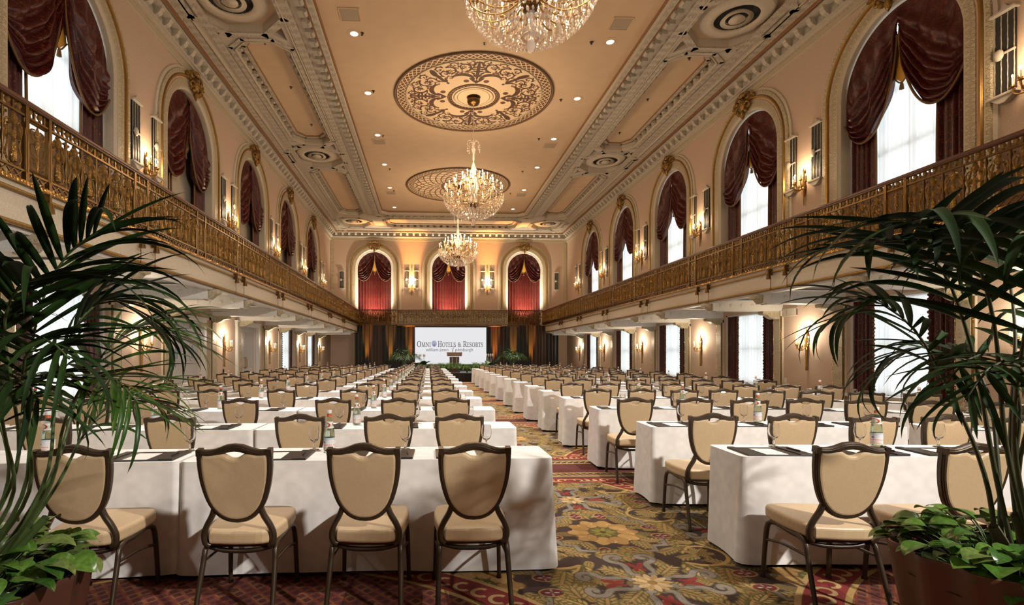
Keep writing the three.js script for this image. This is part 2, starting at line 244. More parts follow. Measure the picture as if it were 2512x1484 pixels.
// ---- ceiling: flat field, and a deep plaster border with long panels and octagons sunk into it
const ceiling = struct('ceiling', uvm(box(WR - WL + 0.9, 0.2, LEN + 0.9, MIDX, CEIL + 0.1, -(BACK + FRONT) / 2)), M.ceil, null, 'flat cream ballroom ceiling');
const FH = 4.05, FE = 29.7, BY = 9.36;                         // half width and far edge of the flat field, underside of the border
const oct = (cx, cd, a, b, k = 0.42) => [[cx - a, cd - b * k], [cx - a * k, cd - b], [cx + a * k, cd - b], [cx + a, cd - b * k], [cx + a, cd + b * k], [cx + a * k, cd + b], [cx - a * k, cd + b], [cx - a, cd + b * k]];
const longo = (x0, x1, d0, d1, c) => [[x0 + c, d0], [x1 - c, d0], [x1, d0 + c], [x1, d1 - c], [x1 - c, d1], [x0 + c, d1], [x0, d1 - c], [x0, d0 + c]];
const OCT = [12.0, 21.2, 31.55], PAN = [[4.2, 10.6], [13.4, 19.8], [22.6, 29.7]], panelHoles = [], octHoles = [];
for (const s of [-1, 1]) {
  for (const d of OCT) octHoles.push([XC + s * 5.9, d]);
  for (const [a, b] of PAN) panelHoles.push(s < 0 ? [XC - 6.42, XC - 5.02, a, b] : [XC + 5.02, XC + 6.42, a, b]);
}
const backPanel = [XC - 4.0, XC + 4.0, 30.55, 32.6];
{
  const outer = [[WL, FRONT], [WR, FRONT], [WR, BACK], [WL, BACK]], inner = [[XC - FH, FRONT + 3], [XC - FH, FE - 0.35], [XC - FH + 0.35, FE], [XC + FH - 0.35, FE], [XC + FH, FE - 0.35], [XC + FH, FRONT + 3]];
  const hs = [inner, ...octHoles.map(([x, d]) => oct(x, d, 0.98, 1.02)), ...[...panelHoles, backPanel].map(p => longo(...p, 0.36))];
  for (const s of [-1, 1]) for (const d of [12.0, 21.2]) for (const k of [-1, 1]) for (const e of [-1, 1]) hs.push([[0.92, 0.74], [0.92, 1.36], [0.62, 1.10]].map(([u, v]) => [XC + s * (5.9 + e * u), d + k * v]));
  const border = struct('trim_1', uvm(ext(poly(outer, hs), 0.2).rotateX(-Math.PI / 2).translate(0, BY, 0)), M.plaster, null, 'deep pale plaster border round the ceiling, with sunken panels');
  const E = [];                                               // mouldings proud of the border
  const ring = (pts, w, h, y, m, name, closed = true) => { const gs = []; for (let i = 0; i < pts.length - (closed ? 0 : 1); i++) { const [x0, d0] = pts[i], [x1, d1] = pts[(i + 1) % pts.length], L = Math.hypot(x1 - x0, d1 - d0); gs.push(box(L + w * 0.6, h, w, (x0 + x1) / 2, y, -(d0 + d1) / 2, Math.atan2(d1 - d0, x1 - x0))); } return obj(name, uvm(J(gs)), m, border); };
  const off = (p, o) => { const cx = p.reduce((s, q) => s + q[0], 0) / p.length, cd = p.reduce((s, q) => s + q[1], 0) / p.length, hx = Math.max(...p.map(q => Math.abs(q[0] - cx))), hd = Math.max(...p.map(q => Math.abs(q[1] - cd))); return p.map(q => [cx + (q[0] - cx) * (hx + o) / hx, cd + (q[1] - cd) * (hd + o) / hd]); };
  ring(off(inner, -0.03), 0.03, 0.05, BY + 0.16, M.rope, 'rope_moulding', false);
  ring(off(inner, 0.06), 0.13, 0.05, BY - 0.005, M.carved, 'leaf_moulding', false);
  ring(off(inner, 0.16), 0.05, 0.045, BY - 0.012, M.rope, 'rope_moulding', false);
  ring(off(inner, 0.64), 0.22, 0.05, BY - 0.01, M.carved, 'scroll_band', false);
  ring(off(inner, 0.78), 0.03, 0.06, BY - 0.02, M.cream, 'fillet', false);
  for (const p of [...panelHoles.map(p => longo(...p, 0.36)), longo(...backPanel, 0.36)]) {
    ring(off(p, 0.09), 0.12, 0.05, BY - 0.01, M.carved, 'leaf_moulding'); ring(off(p, 0.0), 0.03, 0.07, BY - 0.01, M.cream, 'fillet');
    ring(off(p, -0.10), 0.035, 0.045, BY + 0.16, M.rope, 'rope_moulding'); ring(off(p, -0.16), 0.1, 0.06, BY + 0.17, M.carved, 'egg_moulding'); ring(off(p, -0.22), 0.025, 0.03, BY + 0.18, M.rope, 'rope_moulding');
  }
  for (const [x, d] of octHoles) { ring(off(oct(x, d, 0.98, 1.02), 0.1), 0.19, 0.06, BY - 0.01, M.carved, 'leaf_moulding'); }
  // bands along the wall side
  for (const s of [-1, 1]) {
    const X = u => XC + s * u, L = BACK - 0.3 - FRONT, z = -(BACK - 0.3 + FRONT) / 2;
    for (const [u, w, h, y, m, n] of [[6.72, 0.2, 0.05, BY - 0.01, M.carved, 'scroll_band'], [6.98, 0.04, 0.05, BY - 0.015, M.cream, 'fillet'], [7.14, 0.2, 0.03, BY - 0.01, M.carved, 'leaf_moulding'], [7.28, 0.06, 0.07, BY - 0.03, M.rope, 'rope_moulding']]) obj(n, uvm(box(w, h, L, X(u), y, z)), m, border);
  }
  for (const [d, w, h, y, m, n] of [[33.0, 0.2, 0.05, BY - 0.01, M.carved, 'scroll_band'], [33.35, 0.2, 0.03, BY - 0.01, M.carved, 'leaf_moulding'], [33.55, 0.06, 0.07, BY - 0.03, M.rope, 'rope_moulding']]) obj(n, uvm(box(2 * 7.3, h, w, XC, y, -d)), m, border);
  // scrolled brackets under the cornice and round the sunken fields: each a piece of its own
  const brk = J(ext(poly([[0, 0], [0.2, 0], [0.2, -0.03], [0.17, -0.05], [0.16, -0.10], [0.11, -0.15], [0.05, -0.17], [0.02, -0.23], [0, -0.23]]), 0.12).translate(0, 0, -0.06), box(0.23, 0.025, 0.16, 0.1, 0.0, 0), cyl(0.045, 0.045, 0.14, 8).rotateX(Math.PI / 2).translate(0.1, -0.09, 0));
  const ros = lathe([[0, 0.05], [0.04, 0.045], [0.07, 0.02], [0.08, 0.03], [0.11, 0.02], [0.12, 0]], 10).rotateX(Math.PI / 2);
  const small = J(box(0.1, 0.09, 0.16, 0.05, -0.045, 0), cyl(0.04, 0.04, 0.12, 8).rotateX(Math.PI / 2).translate(0.1, -0.06, 0));
  const put = (g, m, n, x, y, z, ry, par, k = 1) => { const o = obj(n, g, m, par); o.position.set(x, y, z); o.rotation.y = ry; o.scale.setScalar(k); };
  // cornice against the walls
  for (const S of SIDES) {
    const c = struct('trim_' + (S.s > 0 ? 2 : 3), uvm(J(box(0.36, 0.06, LEN, S.X - S.out * 0.18, BY - 0.05, -(BACK + FRONT) / 2), box(0.12, 0.36, LEN, S.X - S.out * 0.06, BY - 0.2, -(BACK + FRONT) / 2))), M.plaster, null, 'bracketed plaster cornice along the ' + S.name + ' wall');
    obj('soffit_fillet', uvm(box(0.2, 0.035, LEN, S.X - S.out * 0.1, 9.03, -(BACK + FRONT) / 2)), M.plaster, c);
    obj('gilded_frieze', uvm(box(0.06, 0.17, LEN, S.X - S.out * 0.03, 8.92, -(BACK + FRONT) / 2)), M.carvedG, c);
    obj('bead', uvm(box(0.05, 0.03, LEN, S.X - S.out * 0.025, 8.82, -(BACK + FRONT) / 2)), M.cream, c);
    for (let d = 7.2; d < BACK - 0.3; d += 0.41) { put(brk, M.plaster, 'bracket', S.X - S.out * 0.12, BY - 0.08, -d, S.out > 0 ? Math.PI : 0, c); if (d > 9) put(ros, M.stone, 'rosette', S.X - S.out * 0.125, BY - 0.2, -d - 0.205, S.out > 0 ? -Math.PI / 2 : Math.PI / 2, c); }
  }
  const cb = struct('trim_4', uvm(J(box(WR - WL, 0.06, 0.36, MIDX, BY - 0.05, -BACK + 0.18), box(WR - WL, 0.36, 0.12, MIDX, BY - 0.2, -BACK + 0.06))), M.plaster, null, 'bracketed plaster cornice along the end wall');
  obj('soffit_fillet', uvm(box(WR - WL, 0.035, 0.2, MIDX, 9.03, -BACK + 0.1)), M.plaster, cb); obj('gilded_frieze', uvm(box(WR - WL, 0.2, 0.06, MIDX, 8.91, -BACK + 0.03)), M.carvedG, cb);
  for (const s of [WL + 0.14, WR - 0.14]) obj('gilded_strip', uvm(box(0.2, 5.7, 0.05, s, 5.98, -BACK + 0.025)), M.carvedG, cb);
  for (let x = WL + 0.4; x < WR - 0.3; x += 0.414) { put(brk, M.plaster, 'bracket', x, BY - 0.08, -BACK + 0.12, -Math.PI / 2, cb); put(ros, M.stone, 'rosette', x + 0.207, BY - 0.2, -BACK + 0.125, 0, cb); }
  // brackets round the flat field and the panels
  for (const s of [-1, 1]) for (let d = 9; d < FE - 0.3; d += 0.39) put(small, M.stone, 'bracket', XC + s * (FH + 0.36), BY + 0.02, -d, s > 0 ? Math.PI : 0, border, 1.5);
  for (let x = XC - FH + 0.3; x < XC + FH - 0.2; x += 0.39) put(small, M.stone, 'bracket', x, BY + 0.02, -FE - 0.36, Math.PI * 1.5, border, 1.5);
  for (const [x0, x1, a, b] of panelHoles) for (let d = Math.max(a + 0.5, 9); d < b - 0.4; d += 0.41) { put(small, M.stone, 'panel_bracket', x0, BY + 0.13, -d, 0, ceiling); put(small, M.stone, 'panel_bracket', x1, BY + 0.13, -d, Math.PI, ceiling); }
  for (let x = backPanel[0] + 0.5; x < backPanel[1] - 0.4; x += 0.41) { put(small, M.stone, 'panel_bracket', x, BY + 0.13, -backPanel[3], Math.PI / 2, ceiling); }
}
// air vents in the octagons
{
  const v = thing('ceiling_vent', 'round stepped air vent in the third ceiling octagon from the end wall, left side', 'vent', [0, 0, 0], 0, 'round vents in the ceiling octagons');
  obj('dish', lathe([[0.50, 0.0], [0.50, -0.05], [0.62, -0.05], [0.76, 0.0], [0.80, -0.02], [0.84, 0.09]], 36), M.cream, v);
  obj('throat', lathe([[0, 0.085], [0.5, 0.085], [0.5, -0.01]], 28), M.black, v);
  obj('ring_vane', lathe([[0.27, 0.02], [0.36, -0.07], [0.25, -0.06]], 28), M.cream, v); obj('ring_vane', lathe([[0.1, 0.01], [0.18, -0.08], [0.0, -0.09]], 28), M.cream, v);
  octHoles.forEach(([x, d], i) => i ? dup(v, [x, CEIL - 0.1, -d], 0, (s5n => 'round stepped air vent in the ' + s5n + ' ceiling octagon from the end wall, ' + (x < XC ? 'left' : 'right') + ' side')(['third', 'second', 'first'][i % 3])) : v.position.set(x, CEIL - 0.1, -d));
}
// ---- painted medallions over the chandeliers
const MB = '#452a17', MB2 = '#5d3c20', MBG = '#d6c3a8';
const ringOf = (x) => (r0, r1, col) => { x.fillStyle = col; x.beginPath(); x.arc(0, 0, r1, 0, 7); x.arc(0, 0, r0, 7, 0, true); x.fill('evenodd'); };
const medalBase = (x, w) => { x.fillStyle = MBG; x.fillRect(0, 0, w, w); x.translate(w / 2, w / 2); x.scale(w / 4.98, w / 4.98); const R = ringOf(x); R(2.42, 2.49, MB); R(2.12, 2.15, MB); R(2.17, 2.40, MB2); x.lineWidth = 0.032; x.strokeStyle = MBG; for (let k = 0; k < 72; k++) for (const s of [-1, 1]) { const a = k / 72 * 6.2832, b = a + s * 0.13; x.beginPath(); x.moveTo(Math.cos(a) * 2.17, Math.sin(a) * 2.17); x.lineTo(Math.cos(b) * 2.40, Math.sin(b) * 2.40); x.stroke(); } return R; };
const medalHub = (x, R) => { R(0.69, 0.79, MB); R(0.6, 0.64, MB2); for (let k = 0; k < 40; k++) { x.save(); x.rotate(k / 40 * 6.2832); x.fillStyle = '#b39468'; x.fillRect(0.715, -0.03, 0.045, 0.03); x.restore(); } R(0, 0.57, '#dac9ae'); R(0.5, 0.53, '#a3845a'); };
const medal = canvas(2048, 2048, (x, w) => {
  const st = seed; seed = 99; const R = medalBase(x, w);
  const E = (px, py, a, b, t, c) => { x.fillStyle = c; x.beginPath(); x.ellipse(px, py, a, b, t, 0, 7); x.fill(); };
  for (let k = 0; k < 4; k++) { x.save(); x.rotate(k * Math.PI / 2);
    for (const m of [-1, 1]) { x.save(); x.scale(1, m);
      x.strokeStyle = MB; x.lineCap = 'round'; for (let i = 0; i < 14; i++) { const t = i / 13; x.lineWidth = 0.05 + 0.10 * Math.sin(t * Math.PI); x.beginPath(); x.arc(0.98, 0.42, 0.36, -1.25 + t * 2.1, -1.25 + (t + 0.09) * 2.1); x.stroke(); }
      E(0.98, 0.30, 0.085, 0.085, 0, MB2);
      scroll(x, 1.72, 0.42, 0.25, 3.4, 1, MB, 0.07); scroll(x, 1.50, 0.80, 0.22, 0.6, -1, MB, 0.065); scroll(x, 1.93, 0.22, 0.12, 0, -1, MB2, 0.05); scroll(x, 1.82, 0.72, 0.13, 5, 1, MB2, 0.05); scroll(x, 1.36, 0.50, 0.12, 2, -1, MB2, 0.05);
      flower(x, 1.72, 0.42, 0.09, 6, MB, MB2, MBG); flower(x, 1.50, 0.80, 0.08, 6, MB, MB2, MBG);
      for (let i = 0; i < 7; i++) E(1.30 + i * 0.11, 0.08 + 0.05 * (i % 2), 0.075, 0.035, 0.7 + i * 0.3, MB); for (let i = 0; i < 9; i++) E(rr(1.35, 2.05), rr(0.2, 0.7), 0.05, 0.022, rr(0, 3), MB2);
      E(1.02, 0.10, 0.19, 0.045, 0.7, MB); E(1.2, 0.14, 0.16, 0.05, 0.5, MB); x.restore(); }
    E(1.55, 0, 0.5, 0.055, 0, MB); E(0.95, 0, 0.09, 0.06, 0, MB); E(1.28, 0, 0.08, 0.11, 0, MB);
    x.rotate(Math.PI / 4); E(1.62, 0.02, 0.34, 0.06, 0.12, MB); E(1.86, 0.05, 0.2, 0.09, 0.3, MB); E(1.18, -0.01, 0.05, 0.045, 0, MB); E(1.34, 0.06, 0.13, 0.045, 0.5, MB); E(1.4, -0.09, 0.16, 0.03, -0.5, MB2); for (const m of [-1, 1]) { x.save(); x.scale(1, m); scroll(x, 1.62, 0.30, 0.17, 4.2, 1, MB, 0.055); scroll(x, 1.90, 0.30, 0.14, 1.5, -1, MB, 0.05); scroll(x, 1.36, 0.26, 0.11, 5, 1, MB2, 0.045); flower(x, 1.62, 0.30, 0.06, 6, MB, MB2, MBG); x.restore(); }
    x.restore(); }
  medalHub(x, R); seed = st;
});
const medalB = canvas(1024, 1024, (x, w) => {
  const R = medalBase(x, w); x.strokeStyle = MB; for (const s of [-1, 1]) for (let k = 0; k < 24; k++) { x.lineWidth = 0.05; x.beginPath(); for (let i = 0; i <= 12; i++) { const t = i / 12, a = k / 24 * 6.2832 + s * t * 0.95, r = 0.85 + t * 1.27; x.lineTo(Math.cos(a) * r, Math.sin(a) * r); } x.stroke(); }
  for (let j = 0; j < 5; j++) for (let k = 0; k < 24; k++) { const a = (k + (j % 2) / 2) / 24 * 6.2832, r = 1.0 + j * 0.25; flower(x, Math.cos(a) * r, Math.sin(a) * r, 0.05 + j * 0.016, 4, MB2, MB, MBG); }
  medalHub(x, R);
});
T.medal = ctex(medal, true, 1, 1, false); M.medalB = std([0.94, 0.9, 0.84], 0.7, 0, { map: ctex(medalB, true, 1, 1, false) });
M.medal = std([0.94, 0.9, 0.84], 0.7, 0, { map: T.medal });
{
  const m = thing('ceiling_medallion', 'round ceiling medallion over the chandelier farthest from the stage', 'medallion', [0, 0, 0], 0, 'round painted medallions down the ceiling');
  const disc = new THREE.CircleGeometry(2.47, 72); obj('painted_disc', J(disc.clone().rotateX(Math.PI / 2).translate(0, -0.02, 0), cyl(2.47, 2.47, 0.02, 72, 0, -0.009, 0)), M.medal, m);
  obj('outer_rim', tr(new THREE.TorusGeometry(2.46, 0.035, 8, 96), 0, -0.025, 0, Math.PI / 2), M.umber, m);
  obj('inner_rim', tr(new THREE.TorusGeometry(2.12, 0.022, 6, 96), 0, -0.025, 0, Math.PI / 2), M.carvedG, m);
  obj('centre_rim', tr(new THREE.TorusGeometry(0.8, 0.03, 6, 64), 0, -0.025, 0, Math.PI / 2), M.umber, m); obj('centre_rim', tr(new THREE.TorusGeometry(0.6, 0.02, 6, 64), 0, -0.025, 0, Math.PI / 2), M.cream, m);
  obj('rosette', lathe([[0, -0.14], [0.08, -0.12], [0.12, -0.05], [0.2, -0.04], [0.22, -0.02]], 20), M.goldDark, m);
  CHD.forEach((d, i) => { if (!i) return m.position.set(XC, CEIL, -d); const c = dup(m, [XC, CEIL, -d], 0, i > 1 ? 'round ceiling medallion painted with brown lattice, nearest the stage' : 'round ceiling medallion over the middle chandelier'); if (i > 1) c.children[0].material = M.medalB; });
}
// ---------------------------------------------------------------- balconies
function fascia(L) {                                           // a balcony edge L metres long, drawn along x, its face towards +z, floor level at y = 0
  return { slab: uvm(box(L, 0.46, 0.16, 0, -0.23, -0.09)), top: uvm(box(L, 0.045, 0.06, 0, 0.02, 0.01)), bead: uvm(J(box(L, 0.035, 0.05, 0, -0.09, 0.0), cyl(0.018, 0.018, L, 6).rotateZ(Math.PI / 2).translate(0, -0.09, 0.03))), low: uvm(J(box(L, 0.03, 0.07, 0, -0.445, 0.0), cyl(0.02, 0.02, L, 6).rotateZ(Math.PI / 2).translate(0, -0.435, 0.035))), under: uvm(J(box(L, 0.05, 0.14, 0, -0.48, -0.1), box(L, 0.04, 0.3, 0, -0.44, -0.3))) };
}
T.urn = null;
// one repeat of the gilded balustrade, 2.05 m long from x = 0: framed narrow panel, then a wide run of figures
const BAYL = 2.05;
const figG = J(lathe([[0.008, 0.05], [0.034, 0.03], [0.032, 0.12], [0.025, 0.2], [0.016, 0.26], [0.028, 0.31], [0.018, 0.35], [0.01, 0.365]], 8), ball(0.02, 0, 0.385, 0, 7, 6), lathe([[0.012, 0.41], [0.04, 0.45], [0.045, 0.49], [0.02, 0.53]], 7), tube([[-0.02, 0.33, 0], [-0.06, 0.28, 0], [-0.085, 0.33, 0], [-0.06, 0.40, 0]], 0.014, 8, 5), tube([[0.02, 0.33, 0], [0.06, 0.28, 0], [0.085, 0.33, 0], [0.06, 0.40, 0]], 0.014, 8, 5), tube([[-0.03, 0.34, 0.01], [-0.06, 0.28, 0.03], [-0.02, 0.24, 0.04]], 0.01, 6, 5), tube([[0.03, 0.34, 0.01], [0.06, 0.28, 0.03], [0.02, 0.24, 0.04]], 0.01, 6, 5));
const lyre = s => tube([[0.0, 0.0, 0], [s * 0.07, 0.03, 0], [s * 0.105, 0.11, 0], [s * 0.075, 0.22, 0], [s * 0.1, 0.33, 0], [s * 0.115, 0.42, 0], [s * 0.07, 0.47, 0], [s * 0.05, 0.43, 0], [s * 0.08, 0.41, 0]], 0.011, 24, 5);
const lyreG = J(lyre(-1), lyre(1), ball(0.028, 0, 0.49, 0, 6, 5), ball(0.022, 0, 0.015, 0, 6, 5), tube([[0, 0.43, 0], [0, 0.57, 0]], 0.011, 2, 5), ball(0.03, 0, 0.54, 0, 6, 5, [1.3, 0.7, 0.6]));
const candG = J(lathe([[0.009, 0], [0.009, 0.06], [0.024, 0.09], [0.009, 0.13], [0.014, 0.2], [0.026, 0.27], [0.009, 0.33], [0.02, 0.38], [0.008, 0.44], [0.022, 0.5], [0.009, 0.58]], 7), tube([[0, 0.1, 0], [0.05, 0.07, 0], [0.06, 0.02, 0]], 0.009, 6, 4), tube([[0, 0.1, 0], [-0.05, 0.07, 0], [-0.06, 0.02, 0]], 0.009, 6, 4), ball(0.016, 0.04, 0.52, 0, 5, 4), ball(0.016, -0.04, 0.52, 0, 5, 4));
const urnG = J(lathe([[0.004, 0.0], [0.02, 0.004], [0.011, 0.02], [0.031, 0.055], [0.024, 0.078], [0.004, 0.09]], 8));
const stubG = J(box(0.022, 0.085, 0.02, 0, 0.0425, 0), box(0.03, 0.012, 0.026, 0, 0.05, 0));
const araG = J([-1, 1].map(s => [tube([[0, 0.02, 0], [s * 0.09, 0.05, 0], [s * 0.10, 0.13, 0], [s * 0.04, 0.13, 0], [s * 0.05, 0.09, 0]], 0.010, 14, 5), tube([[0, 0.16, 0], [s * 0.08, 0.2, 0], [s * 0.10, 0.28, 0], [s * 0.05, 0.3, 0]], 0.010, 10, 5), tube([[0, 0.34, 0], [s * 0.07, 0.36, 0], [s * 0.10, 0.44, 0], [s * 0.04, 0.46, 0]], 0.010, 10, 5)]), lathe([[0.008, 0], [0.018, 0.12], [0.008, 0.2], [0.03, 0.30], [0.015, 0.36], [0.03, 0.42], [0.006, 0.5]], 8));
const postG = uvm(J(box(0.045, 0.84, 0.05, 0, 0.42, 0), lathe([[0.03, 0.12], [0.03, 0.5], [0.035, 0.56], [0.024, 0.62], [0.03, 0.7]], 8)));
const latG = L => { const g = []; for (let x = 0.03; x < L - 0.02; x += 0.1) { g.push(tr(box(0.14, 0.012, 0.014), x + 0.035, 0.07, 0.003, 0, 0, 0.75), tr(box(0.14, 0.012, 0.014), x + 0.035, 0.07, -0.003, 0, 0, -0.75)); } return g; };
const barsG = J(box(BAYL, 0.028, 0.05, BAYL / 2, 0.014, 0), box(BAYL, 0.022, 0.035, BAYL / 2, 0.128, 0), box(BAYL, 0.022, 0.035, BAYL / 2, 0.72, 0), box(BAYL, 0.02, 0.04, BAYL / 2, 0.835, 0), latG(BAYL));
const frameG = J(box(0.30, 0.022, 0.03, 0, 0.16, 0), box(0.30, 0.022, 0.03, 0, 0.69, 0), box(0.022, 0.55, 0.03, -0.14, 0.425, 0), box(0.022, 0.55, 0.03, 0.14, 0.425, 0));
function bay(parent, x, wide = 1.69, figs = 6) {
  const L = 0.36 + wide, b = obj('openwork_bay', barsG, M.goldDark, parent); b.position.x = x; b.scale.x = L / BAYL;
  const hold = new THREE.Group(); void hold;
  const add = (n, g, m, px, py, k = 1) => { const o = obj(n, g, m, b); o.position.set(px * BAYL / L, py, 0); o.scale.set(k * BAYL / L, 1, 1); return o; };
  add('post', postG, M.goldDark, 0.02, 0); add('post', postG, M.goldDark, 0.36, 0);
  add('panel_frame', frameG, M.gold, 0.19, 0); add('arabesque', araG, M.gold, 0.19, 0.17);
  for (let k = 0; k < figs; k++) { const px = 0.36 + wide * (k + 0.5) / figs; add('figure', figG, M.gold, px, 0.15, k === 2 ? 1.35 : 1); add('lyre_scroll', lyreG, M.gold, px, 0.14); if (k) add('candelabrum', candG, M.goldDark, 0.36 + wide * k / figs, 0.14); }
  const n = Math.round(L / 0.146); for (let k = 0; k < n; k++) { add('urn', urnG, M.gold, (k + 0.5) * L / n, 0.735); add('stub', stubG, M.goldDark, (k + 1) * L / n - 0.005, 0.735); }
  return b;
}
function railing(label, L, wide, figs, pos, turn, n) {
  const r = thing('balustrade', label, 'balustrade', pos, turn);
  obj('handrail', J(rbox(L, 0.05, 0.09, 0.02, L / 2, 0.865, 0), box(L, 0.018, 0.06, L / 2, 0.84, 0)), M.mahog, r);
  for (let k = 0; k < n; k++) bay(r, k * (0.36 + wide), wide, figs);
  return r;
}
const clampG = J(box(0.035, 0.13, 0.09, 0, -0.03, 0.03), cyl(0.035, 0.05, 0.11, 10, 0, -0.12, 0.06), box(0.008, 0.24, 0.008, 0.015, -0.28, 0.03));
for (const S of SIDES) {
  const L = ENDR - 3.0, mid = (ENDR + 3.0) / 2, y = BAL + 0.02;
  const f = fascia(L), o = struct('trim_' + (S.s > 0 ? 5 : 6), f.slab, M.cream, null, 'cream fascia of the ' + S.name + ' balcony with gilded mouldings'); o.position.set(S.rail, y, -mid); o.rotation.y = S.turn;
  obj('top_moulding', f.top, M.gold, o); obj('gilded_bead', f.bead, M.goldBead, o); obj('gilded_bead', f.low, M.goldBead, o); obj('cove', f.under, M.white, o);
  { const W = struct('trim_' + (S.s > 0 ? 9 : 10), uvm(J(box(0.03, S.s > 0 ? 1.75 : 1.5, LEN, 0, (S.s > 0 ? 1.75 : 1.5) / 2, 0), box(0.05, 0.05, LEN, 0, S.s > 0 ? 1.75 : 1.5, 0))), M.umber, null, 'added dark band for the shade behind the ' + S.name + ' balustrade'); W.position.set(S.X - S.out * 0.012, BAL, -(BACK + FRONT) / 2); S.cen.forEach(c => void c); }  // dark band added on the wall, standing in for the shade behind the openwork
  struct('floor_balcony_' + S.name, uvm(box(Math.abs(S.X - S.rail) - 0.1, 0.22, LEN, (S.X + S.rail) / 2 + S.out * 0.05, BAL - 0.12, -(BACK + FRONT) / 2)), M.lowwall, null, 'floor of the ' + S.name + ' balcony');
  struct('ceiling_balcony_' + S.name, uvm(box(Math.abs(S.X - S.rail) - 0.05, 0.06, ENDR - FRONT, (S.X + S.rail) / 2 + S.out * 0.03, SOF + 0.06, -(ENDR + FRONT) / 2)), M.white, null, 'white soffit under the ' + S.name + ' balcony');
  // balustrade: bays from depth 32 back to 3.3
  const n = 14, r = railing('gilded openwork balustrade of winged figures along the ' + S.name + ' balcony', n * BAYL, 1.69, 6, [S.rail, y + 0.02, S.s > 0 ? -3.72 : -(3.72 + n * BAYL)], S.turn, n);
  void r;
  // small lamps clamped in pairs under the rail
  const cl = S.s > 0 ? [6.02, 6.5, 7.9, 8.3, 11.7, 12.2, 14.9, 15.4, 18.6, 19.1, 22.4, 22.9, 26, 26.5] : [7.2, 7.62, 10.0, 10.5, 12.9, 13.4, 16.6, 17.1, 20.4, 20.9, 24, 24.5, 27.4, 27.9];
  for (const [q, d] of cl.entries()) { const c = obj('clamp_socket', clampG, M.goldDark); tag(c, ['fourteenth', 'thirteenth', 'twelfth', 'eleventh', 'tenth', 'ninth', 'eighth', 'seventh', 'sixth', 'fifth', 'fourth', 'third', 'second', 'first'][q] + ' brass clamp from the end wall on the ' + S.name + ' balcony fascia', 'clamp', S.name + ' balcony fascia clamps'); c.position.set(S.rail - S.out * 0.03, y - 0.06, -d); c.rotation.y = S.turn; }
}
// the end balcony: low side runs, and a box that stands forward in the middle
{
  const y = BAL + 0.04, f = fascia(11.2), o = struct('trim_7', f.slab, M.umber, null, 'dark edge of the end balcony'); o.position.set(XC, y, -ENDR); obj('gilded_bead', f.low, M.goldDark, o);
  struct('floor_balcony_back', uvm(box(WR - WL - 0.3, 0.2, BACK - ENDR - 0.2, MIDX, BAL - 0.12, -(BACK + ENDR) / 2 - 0.1)), M.lowwall, null, 'floor of the end balcony');
  railing('gilded end balustrade left of the projecting box', 2.3, 1.94, 6, [RL + 0.06, y + 0.02, -ENDR], 0, 1); railing('gilded end balustrade right of the projecting box', 2.3, 1.94, 6, [RR - 2.38, y + 0.02, -ENDR], 0, 1);
  const x0 = -1.86, x1 = 4.74, zf = -31.35;
  const s = struct('trim_8', uvm(J(box(x1 - x0, 0.1, 0.7, (x0 + x1) / 2, 3.19, zf - 0.35), box(x1 - x0, 0.05, 0.06, (x0 + x1) / 2, 3.23, zf + 0.02))), M.umber, null, 'dark floor of the projecting box balcony over the screen');
  obj('gilded_bead', box(x1 - x0, 0.03, 0.05, (x0 + x1) / 2, 3.16, zf + 0.03), M.gold, s);
  // its openwork front hangs before a dark cloth
  const r = thing('box_balustrade', 'dark bronze openwork balustrade of the projecting box over the screen', 'balustrade', [x0, 3.23, zf]);
  obj('handrail', rbox(x1 - x0, 0.06, 0.08, 0.02, (x1 - x0) / 2, 0.865, 0), M.mahog, r);
  obj('backing_cloth', box(x1 - x0, 0.8, 0.01, (x1 - x0) / 2, 0.42, -0.06), std([0.42, 0.37, 0.30], 0.8), r);
  for (let k = 0; k < 3; k++) bay(r, 0.02 + k * 2.19, 1.83, 6);
  for (const e of [0, x1 - x0]) { const q = obj('side_panel', J(box(0.03, 0.84, 0.6, 0, 0.42, -0.3)), M.goldDark, r); q.position.x = e; }
}
// ---------------------------------------------------------------- arched windows: carved surround, cartouche, draperies
function archSweep(prof, hw, y0, ys, n = 24) {                  // prof: [distance outside the opening, height off the wall]
  const P = []; const dirs = [];
  P.push([-1, 0, -hw, y0]); P.push([-1, 0, -hw, ys]); for (let i = 1; i < n; i++) { const a = Math.PI - Math.PI * i / n; P.push([Math.cos(a), Math.sin(a), hw * Math.cos(a), ys + hw * Math.sin(a)]); } P.push([1, 0, hw, ys]); P.push([1, 0, hw, y0]);
  let run = 0; const S = P.map((p, i) => { if (i) run += Math.hypot(p[2] - P[i - 1][2], p[3] - P[i - 1][3]); return run; });
  let across = 0; const A = prof.map((p, i) => { if (i) across += Math.hypot(p[0] - prof[i - 1][0], p[1] - prof[i - 1][1]); return across; });
  const pos = [], uv = [], id = [];
  for (let s = 0; s < prof.length - 1; s++) { const b = pos.length / 3; P.forEach((p, i) => { for (const k of [s, s + 1]) { pos.push(p[2] + p[0] * prof[k][0], p[3] + p[1] * prof[k][0], prof[k][1]); uv.push(S[i], A[k]); } if (i) { const q = b + (i - 1) * 2; id.push(q, q + 2, q + 3, q, q + 3, q + 1); } }); }
  const g = new THREE.BufferGeometry(); g.setAttribute('position', new THREE.Float32BufferAttribute(pos, 3)); g.setAttribute('uv', new THREE.Float32BufferAttribute(uv, 2)); g.setIndex(id); g.computeVertexNormals(); return g;
}
